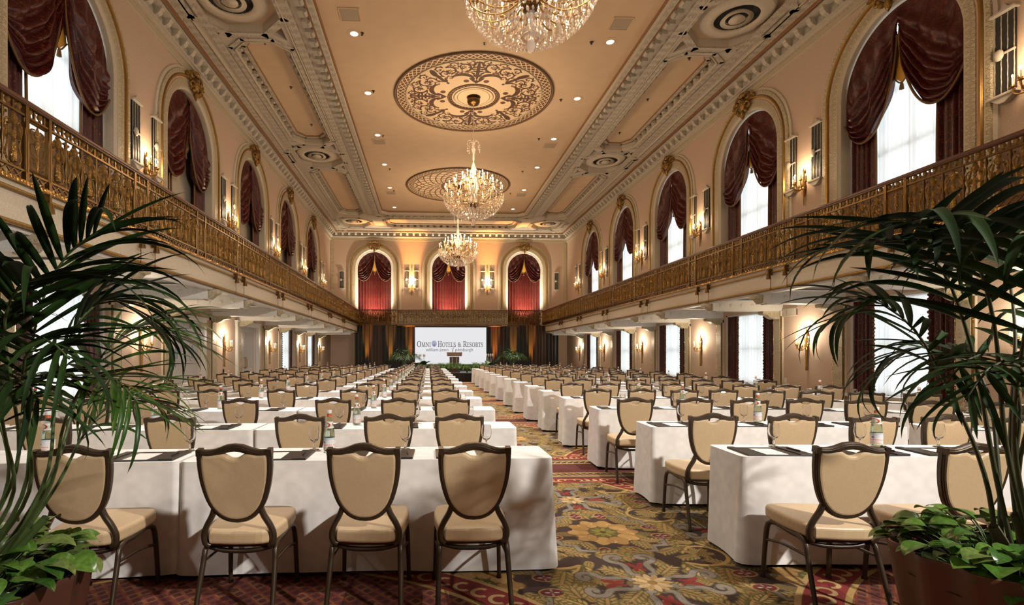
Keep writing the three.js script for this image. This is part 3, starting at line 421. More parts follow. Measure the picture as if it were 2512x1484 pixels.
const cartG = J(ball(0.17, 0, 0, 0.06, 12, 8, [0.8, 1.25, 0.6]), lathe([[0, 0.02], [0.1, 0.0], [0.14, -0.03]], 10).rotateX(Math.PI / 2).translate(0, 0.02, 0.15), [-1, 1].map(s => [tube([[s * 0.08, 0.22, 0.1], [s * 0.24, 0.26, 0.1], [s * 0.34, 0.18, 0.09], [s * 0.28, 0.08, 0.09], [s * 0.2, 0.12, 0.1]], 0.04, 14, 6), tube([[s * 0.1, -0.05, 0.1], [s * 0.26, -0.02, 0.1], [s * 0.36, -0.12, 0.08], [s * 0.27, -0.2, 0.08], [s * 0.2, -0.13, 0.09]], 0.038, 14, 6), ball(0.09, s * 0.42, 0.12, 0.06, 7, 5, [1.3, 0.6, 0.6]), ball(0.08, s * 0.5, 0.05, 0.05, 7, 5, [1.2, 0.55, 0.5]), ball(0.07, s * 0.17, -0.25, 0.08, 7, 5)]), ball(0.1, 0, 0.27, 0.1, 8, 6, [1.5, 0.8, 0.8]), lathe([[0.0, -0.5], [0.05, -0.42], [0.09, -0.32], [0.05, -0.22]], 8).translate(0, 0, 0.08));
function surround(hw, y0, ys, reveal = 0.24) {
  return { band: archSweep([[-0.008, -reveal - 0.16], [-0.008, 0.02], [0.03, 0.06]], hw, y0, ys), carved: archSweep([[0.03, 0.06], [0.05, 0.075], [0.24, 0.085], [0.25, 0.07]], hw, y0, ys), pink: archSweep([[0.25, 0.07], [0.29, 0.06]], hw, y0, ys), gold: archSweep([[0.29, 0.05], [0.30, 0.10], [0.34, 0.11], [0.36, 0.06]], hw, y0, ys), outer: archSweep([[0.36, 0.06], [0.37, 0.08], [0.47, 0.08], [0.48, 0.05]], hw, y0, ys), edge: archSweep([[0.48, 0.05], [0.54, 0.035], [0.55, 0.0]], hw, y0, ys) };
}
M.pink = std([0.62, 0.42, 0.32], 0.6);
M.dim = std([0.50, 0.44, 0.36], 0.7);
let winNo = 0;
function windowAt(host, x, hw, y0, ys, label) {                 // host: a wall mesh in whose plane the window is drawn
  const s = surround(hw, y0, ys), w = obj('window_' + (++winNo), s.band, M.cream, null); w.userData = { kind: 'structure', label, category: 'window' };
  w.position.copy(host.position); w.rotation.copy(host.rotation); w.position.add(V(x, 0, 0).applyEuler(host.rotation));
  obj('carved_surround', s.carved, M.carvedG, w); obj('rose_fillet', s.pink, M.pink, w); obj('gilded_bead', s.gold, M.goldBead, w); obj('outer_band', s.outer, M.carvedG, w); obj('outer_edge', s.edge, M.cream, w);
  const c = obj('cartouche', cartG, M.gold, w); c.position.set(0, ys + hw + 0.27, 0.07); c.scale.setScalar(0.92);
  return w;
}
function glazing(w, hw, y0, ys, z, arched = true) {              // a pane, mullions and frame inside the opening
  const pts = arched ? archPts(0, hw, y0, ys) : rect(-hw, hw, y0, ys);
  obj('pane', new THREE.ShapeGeometry(poly(pts)).translate(0, 0, z), M.glass, w);
  const bars = []; const top = arched ? ys + hw : ys; for (const k of [-0.5, 0, 0.5]) bars.push(box(0.05, top - y0 - (arched ? Math.abs(k) * hw * 0.3 : 0), 0.05, k * hw, (top + y0) / 2, z)); for (let y = y0 + 0.02; y < (arched ? ys + 0.6 : ys + 0.1); y += arched ? 1.2 : (ys - y0) / 2 - 0.01) bars.push(box(hw * 1.96, 0.06, 0.05, 0, y, z));
  obj('glazing_bars', J(bars), M.white, w);
}
// draperies, drawn at x = 0 in front of an opening of half width a, sill y0 and springing ys
function pleat(x0, x1, y0, y1, n, amp, z, ph = 0, pull = 0) { return grid(Math.max(24, n * 8), 10, (u, v) => { const sq = 1 - pull * Math.sin(v * Math.PI) * 0.35, X = (x0 + x1) / 2 + (u - 0.5) * (x1 - x0) * sq, f = Math.sin(u * n * 6.283 + ph + 0.5 * Math.sin(v * 2 + u * 9)) * amp * (0.75 + 0.25 * Math.sin(u * 13 + ph)); return [X, y0 + (y1 - y0) * v, z + f, u * (x1 - x0) * 1.6, v * (y1 - y0)]; }); }
const hemAt = (u, a, ys, drop, inner) => [-a * (0.015 + 0.985 * Math.pow(u, 1.55)), ys + inner - (inner + drop) * Math.sin(Math.min(1, u / 0.74) * Math.PI / 2) + (u > 0.74 ? Math.pow((u - 0.74) / 0.26, 2) * drop * 0.5 : 0)];
function swag(s, a, ys, drop, inner, ph) {                        // s: which half; a: half width; drop: how far below the springing the hem hangs; inner: height of the hem at the middle
  return grid(34, 44, (u, v) => {
    const an = Math.PI / 2 + (Math.PI / 2) * u, ax = Math.cos(an) * a, ay = ys + Math.sin(an) * a;            // along the arch from the crown to the side
    const [hx, hy] = hemAt(u, a, ys, drop, inner);
    const k = Math.pow(v, 0.92), sag = Math.sin(u * Math.PI) * 0.10 * v;
    const X = ax + (hx - ax) * k, Y = ay + (hy - ay) * k - sag * 0.4;
    const across = Math.sin(v * v * 40 + ph + 2.0 * u) * 0.075 * Math.pow(v, 0.7) * (0.35 + Math.sin(u * Math.PI * 0.9)), down = Math.sin(u * 34 + ph) * 0.045 * (1 - v) + Math.sin(u * 15 - v * 5 + ph) * 0.035;
    const calm = Math.min(1, v * 5) * Math.min(1, (1 - u) * 7 + 0.15);
    return [-s * X, Y, 0.05 + (across + down) * calm + Math.sin(v * 2.6) * 0.05 * calm, u * 1.8, v * 2.6];
  });
}
function hem(s, a, ys, drop, inner) { const p = []; for (let i = 0; i <= 20; i++) { const u = i / 20, [hx, hy] = hemAt(u, a, ys, drop, inner); p.push([-s * hx, hy - Math.sin(u * Math.PI) * 0.04, 0.1]); } return tube(p, 0.022, 40, 5); }
function drapery(name, label, group, a, y0, ys, closed) {
  const t = thing(name, label, 'curtain', [0, 0, 0], 0, group);
  if (closed) obj('closed_panel', pleat(-a, a, y0, ys + 0.4, 13, 0.05, -0.08), M.drape, t);
  else for (const s of [-1, 1]) { obj('side_panel', pleat(s > 0 ? a * 0.52 : -a, s > 0 ? a : -a * 0.52, y0, ys + 0.3, 5, 0.045, -0.06, s), M.drape, t); obj('fringe', tube([[s * a * 0.52, y0, -0.05], [s * a * 0.5, (y0 + ys) / 2, -0.04], [s * a * 0.52, ys, -0.05]], 0.025, 24, 5), M.fringe, t); }
  for (const s of [-1, 1]) { const dr = closed ? 0.75 : s > 0 ? 0.95 : 1.05, w = obj('swag', swag(s, a, ys, dr, 0.72, s * 2 + 1), M.drape, t); obj('fringe', hem(s, a, ys, dr, 0.72), M.fringe, w); }
  const j = obj('gold_jabot', ext(poly([[-0.035, ys + 1.24], [0.035, ys + 1.24], [0.2, ys - 0.02], [0, ys - 0.22], [-0.2, ys - 0.02]]), 0.012), M.silk, t);
  obj('tassel', J(tube([[-0.2, ys - 0.02, 0.02], [0, ys - 0.22, 0.02], [0.2, ys - 0.02, 0.02]], 0.014, 12, 5), lathe([[0, -0.36], [0.04, -0.35], [0.03, -0.26], [0.02, -0.22], [0, -0.2]], 8).translate(0, ys, 0.02)), M.fringe, j);
  return t;
}
function sheer(name, label, group, a, y0, ys, arched) {
  const n = 16, o = obj(name, arched ? grid(128, 8, (u, v) => { const X = (u - 0.5) * 2 * a, top = ys + Math.sqrt(Math.max(0, a * a - X * X)); return [X, y0 + (top - y0) * v, Math.sin(u * n * 6.283 + Math.sin(u * 31)) * 0.025, u, v]; }) : pleat(-a, a, y0, ys, n, 0.025, 0), M.sheer);
  return tag(o, label, 'curtain', group);
}
const place = (o, host, x, z = 0) => { o.position.copy(host.position).add(V(x, 0, z).applyEuler(host.rotation)); o.rotation.copy(host.rotation); return o; };
{
  const proto = drapery('drapery', 'wine damask swag drapery with gold jabot in an arched window over the right balcony', 'swag draperies over the right balcony', AH - 0.02, BAL, SPR - 0.02, false);
  let first = true; let sh = null;
  for (const S of SIDES) S.cen.forEach((c, i) => {
    const x = S.s * c, open = S.sky.includes(i);
    const w = windowAt(S.wall, x, AH, BAL, SPR, 'arched upper window with carved cream and gold surround on the ' + S.name + ' wall');
    if (open) glazing(w, AH, BAL, SPR, -0.40);
    else obj('blind_back', J(box(AH * 2 + 0.2, 5.4, 0.06, 0, BAL + 2.6, -0.46)), M.dim, w);
    const ORD = ['sixth', 'fifth', 'fourth', 'third', 'second', 'first'][i], grp = 'swag draperies over the ' + S.name + ' balcony', lab = 'wine damask drapery of the ' + ORD + ' window from the end wall, ' + S.name + ' balcony';
    const d = first ? proto : dup(proto, [0, 0, 0], 0, lab, grp); if (first) { d.userData.label = lab; d.userData.group = grp; } first = false; place(d, S.wall, x, -0.15);
    if (open) { const l2 = 'white sheer of the ' + ORD + ' window from the end wall, ' + S.name + ' balcony', g2 = 'sheers of the ' + S.name + ' balcony windows'; if (!sh) { sh = sheer('sheer_curtain', l2, g2, AH, BAL, SPR, true); place(sh, S.wall, x, -0.30); } else place(dup(sh, [0, 0, 0], 0, l2, g2), S.wall, x, -0.30); }
  });
  const B = scene.getObjectByName('wall_back'), cd = drapery('closed_drapery', 'closed red damask drapery in the left arched end-wall window', 'closed draperies of the end wall', 1.16, BAL, 6.98, true);
  [-3.5, 1.32, 6.3].forEach((c, i) => { const w = windowAt(B, c, 1.18, BAL, 7.0, 'arched end-wall window with carved gold surround'); obj('blind_back', box(2.5, 5.4, 0.06, 0, BAL + 2.6, -0.44), M.dim, w); obj('white_reveal', archSweep([[0.0, 0.021], [-0.10, 0.0], [-0.10, -0.22]], 1.18, BAL, 7.0), M.white, w); const d = i ? dup(cd, [0, 0, 0], 0, 'closed red damask drapery in the ' + (i > 1 ? 'right' : 'middle') + ' arched end-wall window') : cd; place(d, B, c, -0.16); d.scale.setScalar(1); });
}
// ---------------------------------------------------------------- under the balconies: pilasters, beams, windows, doors
const corbG = (w) => ext(poly([[0, 0], [0.42, 0], [0.46, -0.03], [0.44, -0.08], [0.38, -0.09], [0.32, -0.10], [0.24, -0.16], [0.14, -0.20], [0.05, -0.19], [0, -0.22]]), w, 0.01, 1).translate(0, 0, -w / 2);
const corb = J(corbG(0.2), ball(0.05, 0.42, -0.05, 0, 8, 6, [1, 1, 2.2]), ball(0.06, 0.12, -0.13, 0, 8, 6, [1.6, 1, 1.9]));
const pilC = uvm(J(box(0.24, 1.95, 0.05, 0, 1.5, 0.045)));
const studG = lathe([[0, 0.015], [0.03, 0.012], [0.04, 0.0], [0.05, 0.008], [0.055, 0]], 10).rotateX(Math.PI / 2);
let trimNo = 20;
for (const S of SIDES) {
  const Wd = Math.abs(S.X - S.rail);
  S.cen.forEach((c) => {
    for (const e of [-1, 1]) {
      const d = c + e * 1.36; if (d < 6) continue;
      const p = struct('trim_' + (++trimNo), uvm(J(box(0.34, 2.0, 0.04, 0, 1.5, 0.02), box(0.38, 0.5, 0.07, 0, 0.25, 0.035), box(0.42, 0.05, 0.1, 0, 0.52, 0.05), box(0.34, 0.14, 0.08, 0, 2.49, 0.04))), M.cream, null, 'carved cream pilaster with gilded edges on the ' + S.name + ' wall');
      place(p, S.wall, S.s * d); obj('carved_panel', pilC, M.carvedG, p);
      for (const k of [-1, 1]) obj('gilded_edge', box(0.022, 1.95, 0.03, k * 0.145, 1.5, 0.045), M.gold, p);
      const cb = obj('corbel', corb, M.carvedG, p); cb.position.set(0, 2.56, 0.05); cb.rotation.y = -Math.PI / 2;
      const bm = struct('trim_' + (++trimNo), uvm(J(box(0.30, 0.26, Wd - 0.12, 0, 2.68, Wd / 2 - 0.06), box(0.36, 0.04, Wd - 0.12, 0, 2.80, Wd / 2 - 0.06))), M.white, null, 'white ceiling beam under the ' + S.name + ' balcony'); place(bm, S.wall, S.s * d);
      for (const k of [-1, 1]) for (let q = 0; q < 6; q++) { const st = obj('stud', studG, M.white, bm); st.position.set(k * 0.15, 2.69, 0.25 + q * 0.28); st.rotation.y = k * Math.PI / 2; }
      const c2 = obj('corbel', corb, M.carvedG, bm); c2.position.set(0, 2.74, Wd - 0.02); c2.scale.set(0.62, 0.9, 1); c2.rotation.y = -Math.PI / 2; c2.position.z = Wd - 0.22;
    }
  });
  const o = struct('baseboard_' + S.name, uvm(J(box(0.04, 0.16, LEN, 0, 0.08, 0), box(0.03, 0.05, LEN, 0, 0.53, 0))), M.white, null, 'white baseboard and chair rail of the ' + S.name + ' wall'); o.position.set(S.X - S.out * 0.02, 0, -(BACK + FRONT) / 2);
}
// lower windows
{
  const cur = thing('side_curtain', 'wine damask curtains either side of a lower window', 'curtain'); const fr = [];
  for (const s of [-1, 1]) { const p = obj('curtain_panel', pleat(s > 0 ? 0.62 : -1.12, s > 0 ? 1.12 : -0.62, 0.5, 2.62, 5, 0.04, 0, s, 0), M.drape, cur); for (let i = 0; i < 26; i++) fr.push(ball(0.03, s * (0.6 + 0.012 * Math.sin(i * 2)), 0.54 + i * 0.08, 0.01, 5, 4)); obj('fringe', J(fr.splice(0)), M.fringe, p); }
  let first = true, sh = null;
  for (const S of SIDES) for (const i of S.low) {
    const x = S.s * S.cen[i], w = struct('window_' + (++winNo), uvm(J(box(LW * 2 + 0.1, 0.06, 0.16, 0, 0.56, 0.0), box(0.05, 2.06, 0.3, -LW + 0.025, 1.6, -0.2), box(0.05, 2.06, 0.3, LW - 0.025, 1.6, -0.2), box(LW * 2, 0.05, 0.3, 0, 2.6, -0.2))), M.white, null, 'tall lower window with white sill on the ' + S.name + ' wall');
    place(w, S.wall, x); glazing(w, LW, 0.58, 2.6, -0.4, false); obj('low_panel', box(LW * 2 - 0.1, 0.3, 0.02, 0, 0.34, 0.012), M.white, w);
    const g = 'curtains of the lower ' + S.name + ' windows', ORD = ['sixth', 'fifth', 'fourth', 'third', 'second', 'first'][i], l = 'wine damask curtain pair at the ' + ORD + ' lower ' + S.name + ' window bay from the end wall';
    if (first) { cur.userData.label = l; cur.userData.group = g; place(cur, S.wall, x, -0.1); first = false; } else place(dup(cur, [0, 0, 0], 0, l, g), S.wall, x, -0.1);
    const l2 = 'white sheer in the ' + ORD + ' lower ' + S.name + ' window bay from the end wall', g2 = 'sheers of the lower ' + S.name + ' windows';
    if (!sh) { sh = sheer('window_sheer', l2, g2, LW - 0.06, 0.6, 2.58, false); place(sh, S.wall, x, -0.28); } else place(dup(sh, [0, 0, 0], 0, l2, g2), S.wall, x, -0.28);
  }
}
// double doors on the left
M.doorPaint = std([0.58, 0.58, 0.57], 0.4);
function doors(no, d, w, h, oval, label) {
  const o = struct('door_' + no, uvm(J(box(w + 0.3, 0.14, 0.1, 0, h + 0.05, 0.03), box(0.14, h, 0.1, -w / 2 - 0.06, h / 2, 0.03), box(0.14, h, 0.1, w / 2 + 0.06, h / 2, 0.03), box(w + 0.4, 0.05, 0.14, 0, h + 0.13, 0.04))), M.white, null, label); place(o, SIDES[0].wall, d);
  for (const s of [-1, 1]) {
    const lf = obj('leaf', uvm(box(w / 2 - 0.01, h - 0.01, 0.05, s * w / 4, h / 2, -0.12)), M.doorPaint, o);
    for (const [y0, y1] of oval ? [[0.15, 0.8]] : [[0.15, 0.85], [1.0, h - 0.2]]) obj('raised_panel', rbox(w / 2 - 0.22, y1 - y0, 0.03, 0.01, s * w / 4, (y0 + y1) / 2, -0.09), M.doorPaint, lf);
    if (oval) { obj('oval_light', tr(new THREE.CylinderGeometry(0.11, 0.11, 0.02, 24), s * w / 4, 1.5, -0.085, Math.PI / 2, 0, 0, [1, 1, 1.9]), std([0.12, 0.13, 0.13], 0.1), lf); obj('oval_rim', tr(new THREE.TorusGeometry(0.115, 0.016, 6, 28), s * w / 4, 1.5, -0.08, 0, 0, 0, [1, 1.9, 1]), M.doorPaint, lf); obj('door_closer', J(box(0.22, 0.06, 0.05, s * w / 4, h - 0.12, -0.07), box(0.02, 0.02, 0.2, s * w / 4 - 0.1, h - 0.05, 0)), std([0.35, 0.35, 0.34], 0.35, 0.6), lf); }
    else obj('pull_handle', tube([[s * 0.06, 0.95, -0.09], [s * 0.06, 0.98, -0.04], [s * 0.06, 1.3, -0.04], [s * 0.06, 1.33, -0.09]], 0.012, 16, 6), M.brass, lf);
  }
}
doors(1, 14.0, 1.75, 2.3, true, 'pale double doors with oval lights and closers'); doors(2, 18.52, 2.0, 2.4, false, 'pale panelled double doors with long brass pulls');
// vents, switch plates, sign
const ventG = J([...Array(11)].map((_, i) => box(0.03, 0.16, 0.03, -0.25 + i * 0.05, 0, 0.015)), box(0.6, 0.02, 0.03, 0, 0.09, 0.015), box(0.6, 0.02, 0.03, 0, -0.09, 0.015));
for (const [S, d, y] of [[0, 12.1, 2.6], [1, 12.75, 2.5]]) { const v = thing('wall_vent', 'dark slatted air vent high on the ' + SIDES[S].name + ' wall under the balcony', 'vent'); place(v, SIDES[S].wall, SIDES[S].s * d); v.position.y = y; obj('vent_slats', ventG, M.cream, v); obj('duct', box(0.56, 0.17, 0.02, 0, 0, 0.005), M.black, v); }
for (const [S, d, y] of [[0, 12.2, 0.95], [0, 16.4, 0.9], [1, 12.9, 0.75]]) { const p = obj('switch_plate', J(rbox(0.1, 0.16, 0.012, 0.005, 0, 0, 0.006), box(0.02, 0.04, 0.012, 0, 0, 0.014)), [std([0.3, 0.3, 0.32], 0.4, 0.4), M.black, M.white][S + (d === 16.4 ? 1 : 0) + (S ? 1 : 0)]); tag(p, ['grey switch plate beside the door with oval lights', 'dark switch plate below a left wall sconce', 'white switch plate low on the right wall'][S ? 2 : d === 16.4 ? 1 : 0], 'switch'); place(p, SIDES[S].wall, SIDES[S].s * d); p.position.y = y; }
// ---------------------------------------------------------------- sconces and wall grilles
function sconce(name, label, group, arms, tail, size) {
  const t = thing(name, label, 'sconce', [0, 0, 0], 0, group);
  obj('backplate', J(lathe(tail ? [[0, -0.62], [0.03, -0.60], [0.022, -0.5], [0.03, -0.1], [0.05, -0.02], [0.03, 0.05], [0.055, 0.14], [0.05, 0.26], [0.02, 0.33], [0.008, 0.42]] : [[0, -0.5], [0.012, -0.48], [0.018, -0.3], [0.05, -0.18], [0.03, -0.1], [0.06, 0.0], [0.03, 0.08], [0.05, 0.2], [0.03, 0.32], [0.008, 0.4]], 10).translate(0, 0, 0.045), ball(0.05, 0, 0.2, 0.06, 8, 6, [1, 1.2, 0.6])), M.brass, t);
  for (let k = 0; k < arms; k++) {
    const a = arms === 1 ? 0 : (k / (arms - 1) - 0.5) * 2.5, R = (k % 2 && arms > 3 ? 0.16 : 0.23) * size, yy = (k % 2 && arms > 3) ? 0.08 : 0.0, dx = Math.sin(a), dz = Math.cos(a) * 0.8 + 0.2, X = dx * R, Z = 0.05 + dz * R;
    const arm = obj('arm', J(tube([[0, -0.02, 0.06], [X * 0.4, -0.12, 0.05 + dz * R * 0.4], [X * 0.9, -0.10 + yy, 0.05 + dz * R * 0.9], [X, yy, Z]], 0.012, 12, 6), tube([[X * 0.45, -0.11, 0.05 + dz * R * 0.45], [X * 0.6, -0.03, 0.05 + dz * R * 0.6], [X * 0.42, -0.01, 0.05 + dz * R * 0.42], [X * 0.42, -0.06, 0.05 + dz * R * 0.42]], 0.008, 12, 5), lathe([[0.01, -0.01], [0.03, 0.01], [0.045, 0.015], [0.02, 0.022], [0.025, 0.045], [0.014, 0.05]], 9).translate(X, yy, Z)), M.brass, t);
    obj('candle', cyl(0.011, 0.012, 0.12, 8, X, yy + 0.10, Z), M.candle, arm); obj('bulb', ball(0.014, X, yy + 0.185, Z, 8, 6, [1, 1.9, 1]), M.bulb, arm);
  }
  return t;
}
function grille() {
  const t = thing('wall_grille', 'dark three-slot wall grille between white rope columns', 'grille');
  obj('dark_slots', box(0.3, 1.28, 0.03, 0, 0, 0.03), M.black, t);
  for (let k = 0; k < 4; k++) { const x = -0.14 + k * 0.0933, r = obj('rope_column', J(cyl(0.006, 0.006, 1.26, 7, x, 0, 0.05), tube([...Array(25)].map((_, i) => [x + Math.cos(i * 1.57) * 0.006, -0.62 + i * 0.0517, 0.05 + Math.sin(i * 1.57) * 0.006]), 0.004, 96, 4)), M.stone, t); void r; }  // columns take a darker grey, their shade put into the colour
  obj('cap', J(rbox(0.38, 0.05, 0.11, 0.015, 0, 0.665, 0.05), ext(poly([[-0.17, 0], [0.17, 0], [0.05, 0.05], [0, 0.12], [-0.05, 0.05]]), 0.05).translate(0, 0.68, 0.01)), M.plaster, t);
  obj('base', J(rbox(0.4, 0.05, 0.13, 0.015, 0, -0.66, 0.05), ext(poly([[-0.18, 0], [0.18, 0], [0.04, -0.1], [-0.04, -0.1]]), 0.08, 0.005).translate(0, -0.68, 0.01)), M.plaster, t);
  obj('shell_boss', J(ball(0.075, -0.06, 0, 0.08, 10, 8, [1, 1.25, 0.5]), box(0.3, 0.025, 0.03, 0.02, 0.0, 0.07)), M.plaster, t);
  return t;
}
const SC5 = sconce('candle_sconce', '', '', 5, false, 1), GRI = grille(); let s5 = false, gr = false;
const SCL = sconce('tailed_sconce', '', '', 3, true, 0.95); let sl = false;
const wallsUp = { left: [6.9, 11.95, 16.75, 21.6, 26.4, 31.2], right: [7.35, 12.2, 17.05, 21.85, 26.65, 31.3] };
for (const S of SIDES) wallsUp[S.name].forEach((d, i) => {
  const ORD = ['sixth', 'fifth', 'fourth', 'third', 'second', 'first'][i], lab = ORD + ' candle sconce from the end wall on the upper ' + S.name + ' wall', grp = 'candle sconces of the upper ' + S.name + ' wall';
  const t = s5 ? dup(SC5, [0, 0, 0], 0, lab, grp) : SC5; if (!s5) { t.userData.label = lab; t.userData.group = grp; s5 = true; }
  place(t, S.wall, S.s * d, 0.0); t.position.y = 5.55; point('sconce_glow', WARM, 13, [S.X - S.out * 0.27, 5.9, -d], 5);
  for (const e of [-1, 1]) { const l2 = 'dark grille beside the ' + ORD + ' upper ' + S.name + ' sconce, on its ' + (e * S.s > 0 ? 'stage' : 'entrance') + ' side', g2 = 'grilles of the upper ' + S.name + ' wall'; const q = gr ? dup(GRI, [0, 0, 0], 0, l2, g2) : GRI; if (!gr) { q.userData.label = l2; q.userData.group = g2; gr = true; } place(q, S.wall, S.s * d + e * 0.42); q.position.y = 6.2; }
});
{
  const B = scene.getObjectByName('wall_back');
  [-1.09, 3.86].forEach((x, i) => { const t = dup(SC5, [0, 0, 0], 0, 'lit brass sconce on the end wall between arched windows', 'sconces of the end wall'); place(t, B, x, 0); t.position.y = 5.75; point('sconce_glow', WARM, 30, [x, 6.15, -BACK + 0.3], 5);
    for (const e of [-1, 1]) { const q = dup(GRI, [0, 0, 0], 0, 'mirror-dark grille beside a sconce on the end wall', 'grilles of the end wall'); place(q, B, x + e * 0.3); q.position.y = 6.3; q.scale.setScalar(0.85); } });
  [[-5.6, 'left'], [8.45, 'right']].forEach(([x, n]) => { const q = dup(GRI, [0, 0, 0], 0, 'single dark grille in the ' + n + ' corner of the end wall', undefined); delete q.userData.group; place(q, B, x); q.position.y = 6.25; q.scale.setScalar(0.85); });
  const fe = thing('fire_extinguisher', 'small red fire extinguisher on the end balcony beside the right corner', 'extinguisher', [8.25, BAL, -BACK + 0.35]); obj('cylinder', lathe([[0, 0], [0.09, 0.01], [0.09, 0.42], [0.05, 0.5], [0.025, 0.52], [0.025, 0.56], [0, 0.56]], 14), std([0.45, 0.02, 0.015], 0.3), fe); obj('valve', J(box(0.05, 0.04, 0.14, 0, 0.59, 0.02), tube([[0, 0.57, 0.06], [0.1, 0.5, 0.08], [0.11, 0.2, 0.06]], 0.012, 10, 5)), M.black, fe);
}
const lowS = { left: [6.9, 11.75, 16.4, 21.0, 25.8, 30.5], right: [7.4, 12.1, 17.0, 21.8, 26.6, 31.0] };
for (const S of SIDES) lowS[S.name].forEach((d, i) => {
  const lab = ['sixth', 'fifth', 'fourth', 'third', 'second', 'first'][i] + ' long-tailed brass sconce from the end wall on the lower ' + S.name + ' wall', grp = 'tailed sconces of the lower ' + S.name + ' wall';
  const t = sl ? dup(SCL, [0, 0, 0], 0, lab, grp) : SCL; if (!sl) { t.userData.label = lab; t.userData.group = grp; sl = true; }
  place(t, S.wall, S.s * d); t.position.y = 1.66; point('sconce_glow', SOFT, S.s > 0 ? 17 : 18, [S.X - S.out * 0.25, 1.95, -d], 5);
});
// ---------------------------------------------------------------- chandeliers
{
  const t = thing('crystal_chandelier', 'crystal chandelier farthest from the stage screen', 'chandelier', [0, 0, 0], 0, 'crystal chandeliers down the room');
  const Y = 6.53 - CEIL;                                         // widest ring, measured from the ceiling
  obj('canopy', lathe([[0, -0.16], [0.05, -0.14], [0.16, -0.1], [0.2, -0.03], [0.2, 0.05], [0.08, 0.13]], 20), M.goldDark, t);
  obj('stem', lathe([[0.012, -0.1], [0.014, -1.3], [0.05, -1.34], [0.02, -1.42], [0.07, -1.55], [0.025, -1.65], [0.035, -1.85], [0.015, -1.9], [0.05, -2.0], [0.09, -2.15], [0.05, -2.3], [0.12, -2.5], [0.16, -2.75], [0.1, -3.0], [0.2, -3.12], [0.06, -3.3], [0.05, -3.7]].map(([r, y]) => [r, y]), 12), M.crystal, t);
  const bead = new THREE.OctahedronGeometry(1, 0), cr = [];
  const drop = (x, y, z, s, l) => cr.push(tr(bead.clone(), x, y, z, 0, rnd() * 3, 0, [s, l, s]));
  for (const yy of [-1.25, -2.2]) { const g = []; for (let k = 0; k < 6; k++) { const a = k * Math.PI / 3; g.push(tube([[0, yy - 0.08, 0], [Math.cos(a) * 0.14, yy, Math.sin(a) * 0.14], [Math.cos(a) * 0.2, yy - 0.06, Math.sin(a) * 0.2]], 0.007, 8, 4)); for (let q = 0; q < 4; q++) drop(Math.cos(a) * 0.2, yy - 0.12 - q * 0.07, Math.sin(a) * 0.2, 0.018, 0.035); } obj('crown', J(g), M.crystal, t); }
  for (const [n, R, y, ph] of [[20, 0.90, Y + 0.12, 0], [14, 0.62, Y + 0.38, 0.2], [8, 0.34, Y + 0.55, 0.1]]) for (let k = 0; k < n; k++) {
    const a = ph + k / n * 6.2832, c = Math.cos(a), s = Math.sin(a);
    const arm = obj('arm', J(tube([[c * 0.05, y - 0.25, s * 0.05], [c * R * 0.5, y - 0.42, s * R * 0.5], [c * R * 0.92, y - 0.26, s * R * 0.92], [c * R, y - 0.02, s * R]], 0.011, 14, 5), lathe([[0.01, -0.02], [0.05, 0.0], [0.055, 0.012], [0.02, 0.015], [0.022, 0.04]], 8).translate(c * R, y, s * R)), M.brass, t);
    obj('candle', cyl(0.011, 0.011, 0.16, 7, c * R, y + 0.11, s * R), M.candle, arm); obj('bulb', ball(0.02, c * R, y + 0.22, s * R, 8, 6, [1, 1.8, 1]), M.bulb, arm);
    for (let q = 0; q < 6; q++) { const b = a + q * 1.047, X = c * R + Math.cos(b) * 0.05, Z = s * R + Math.sin(b) * 0.05; drop(X, y - 0.05, Z, 0.013, 0.03); drop(X, y - 0.115, Z, 0.011, 0.034); }
  }
  for (let k = 0; k < 44; k++) { const a = k / 44 * 6.2832; for (let q = 0; q < 15; q++) { const f = q / 14, an = f * 1.45, R = Math.cos(an) * 0.95, y = Y + 0.02 - Math.sin(an) * 0.72; drop(R * Math.cos(a + (q % 2) * 0.03), y, R * Math.sin(a + (q % 2) * 0.03), 0.017 + 0.006 * (q % 3), 0.036); } }
  for (let k = 0; k < 260; k++) { const a = rnd() * 6.28, R = Math.sqrt(rnd()) * 0.8, y = Y - 0.1 - rnd() * 0.55 * (1 - R * 0.8); drop(R * Math.cos(a), y, R * Math.sin(a), 0.016, 0.05); }
  const st = obj('crystal_drops', J(cr), M.crystal, t); st.userData.kind = 'stuff';
  obj('bowl', lathe([[0.0, Y - 0.36], [0.1, Y - 0.34], [0.14, Y - 0.24], [0.06, Y - 0.18]], 14), M.goldDark, t);
  obj('finial', lathe([[0, Y - 0.92], [0.03, Y - 0.90], [0.07, Y - 0.84], [0.05, Y - 0.74], [0.02, Y - 0.66], [0.02, Y - 0.3]], 12), M.crystal, t);
  CHD.forEach((d, i) => i ? dup(t, [XC, CEIL - 0.14, -d], i * 0.2, i > 1 ? 'crystal chandelier nearest the stage screen' : 'crystal chandelier in the middle of the three') : t.position.set(XC, CEIL - 0.14 + 0.14, -d));
}
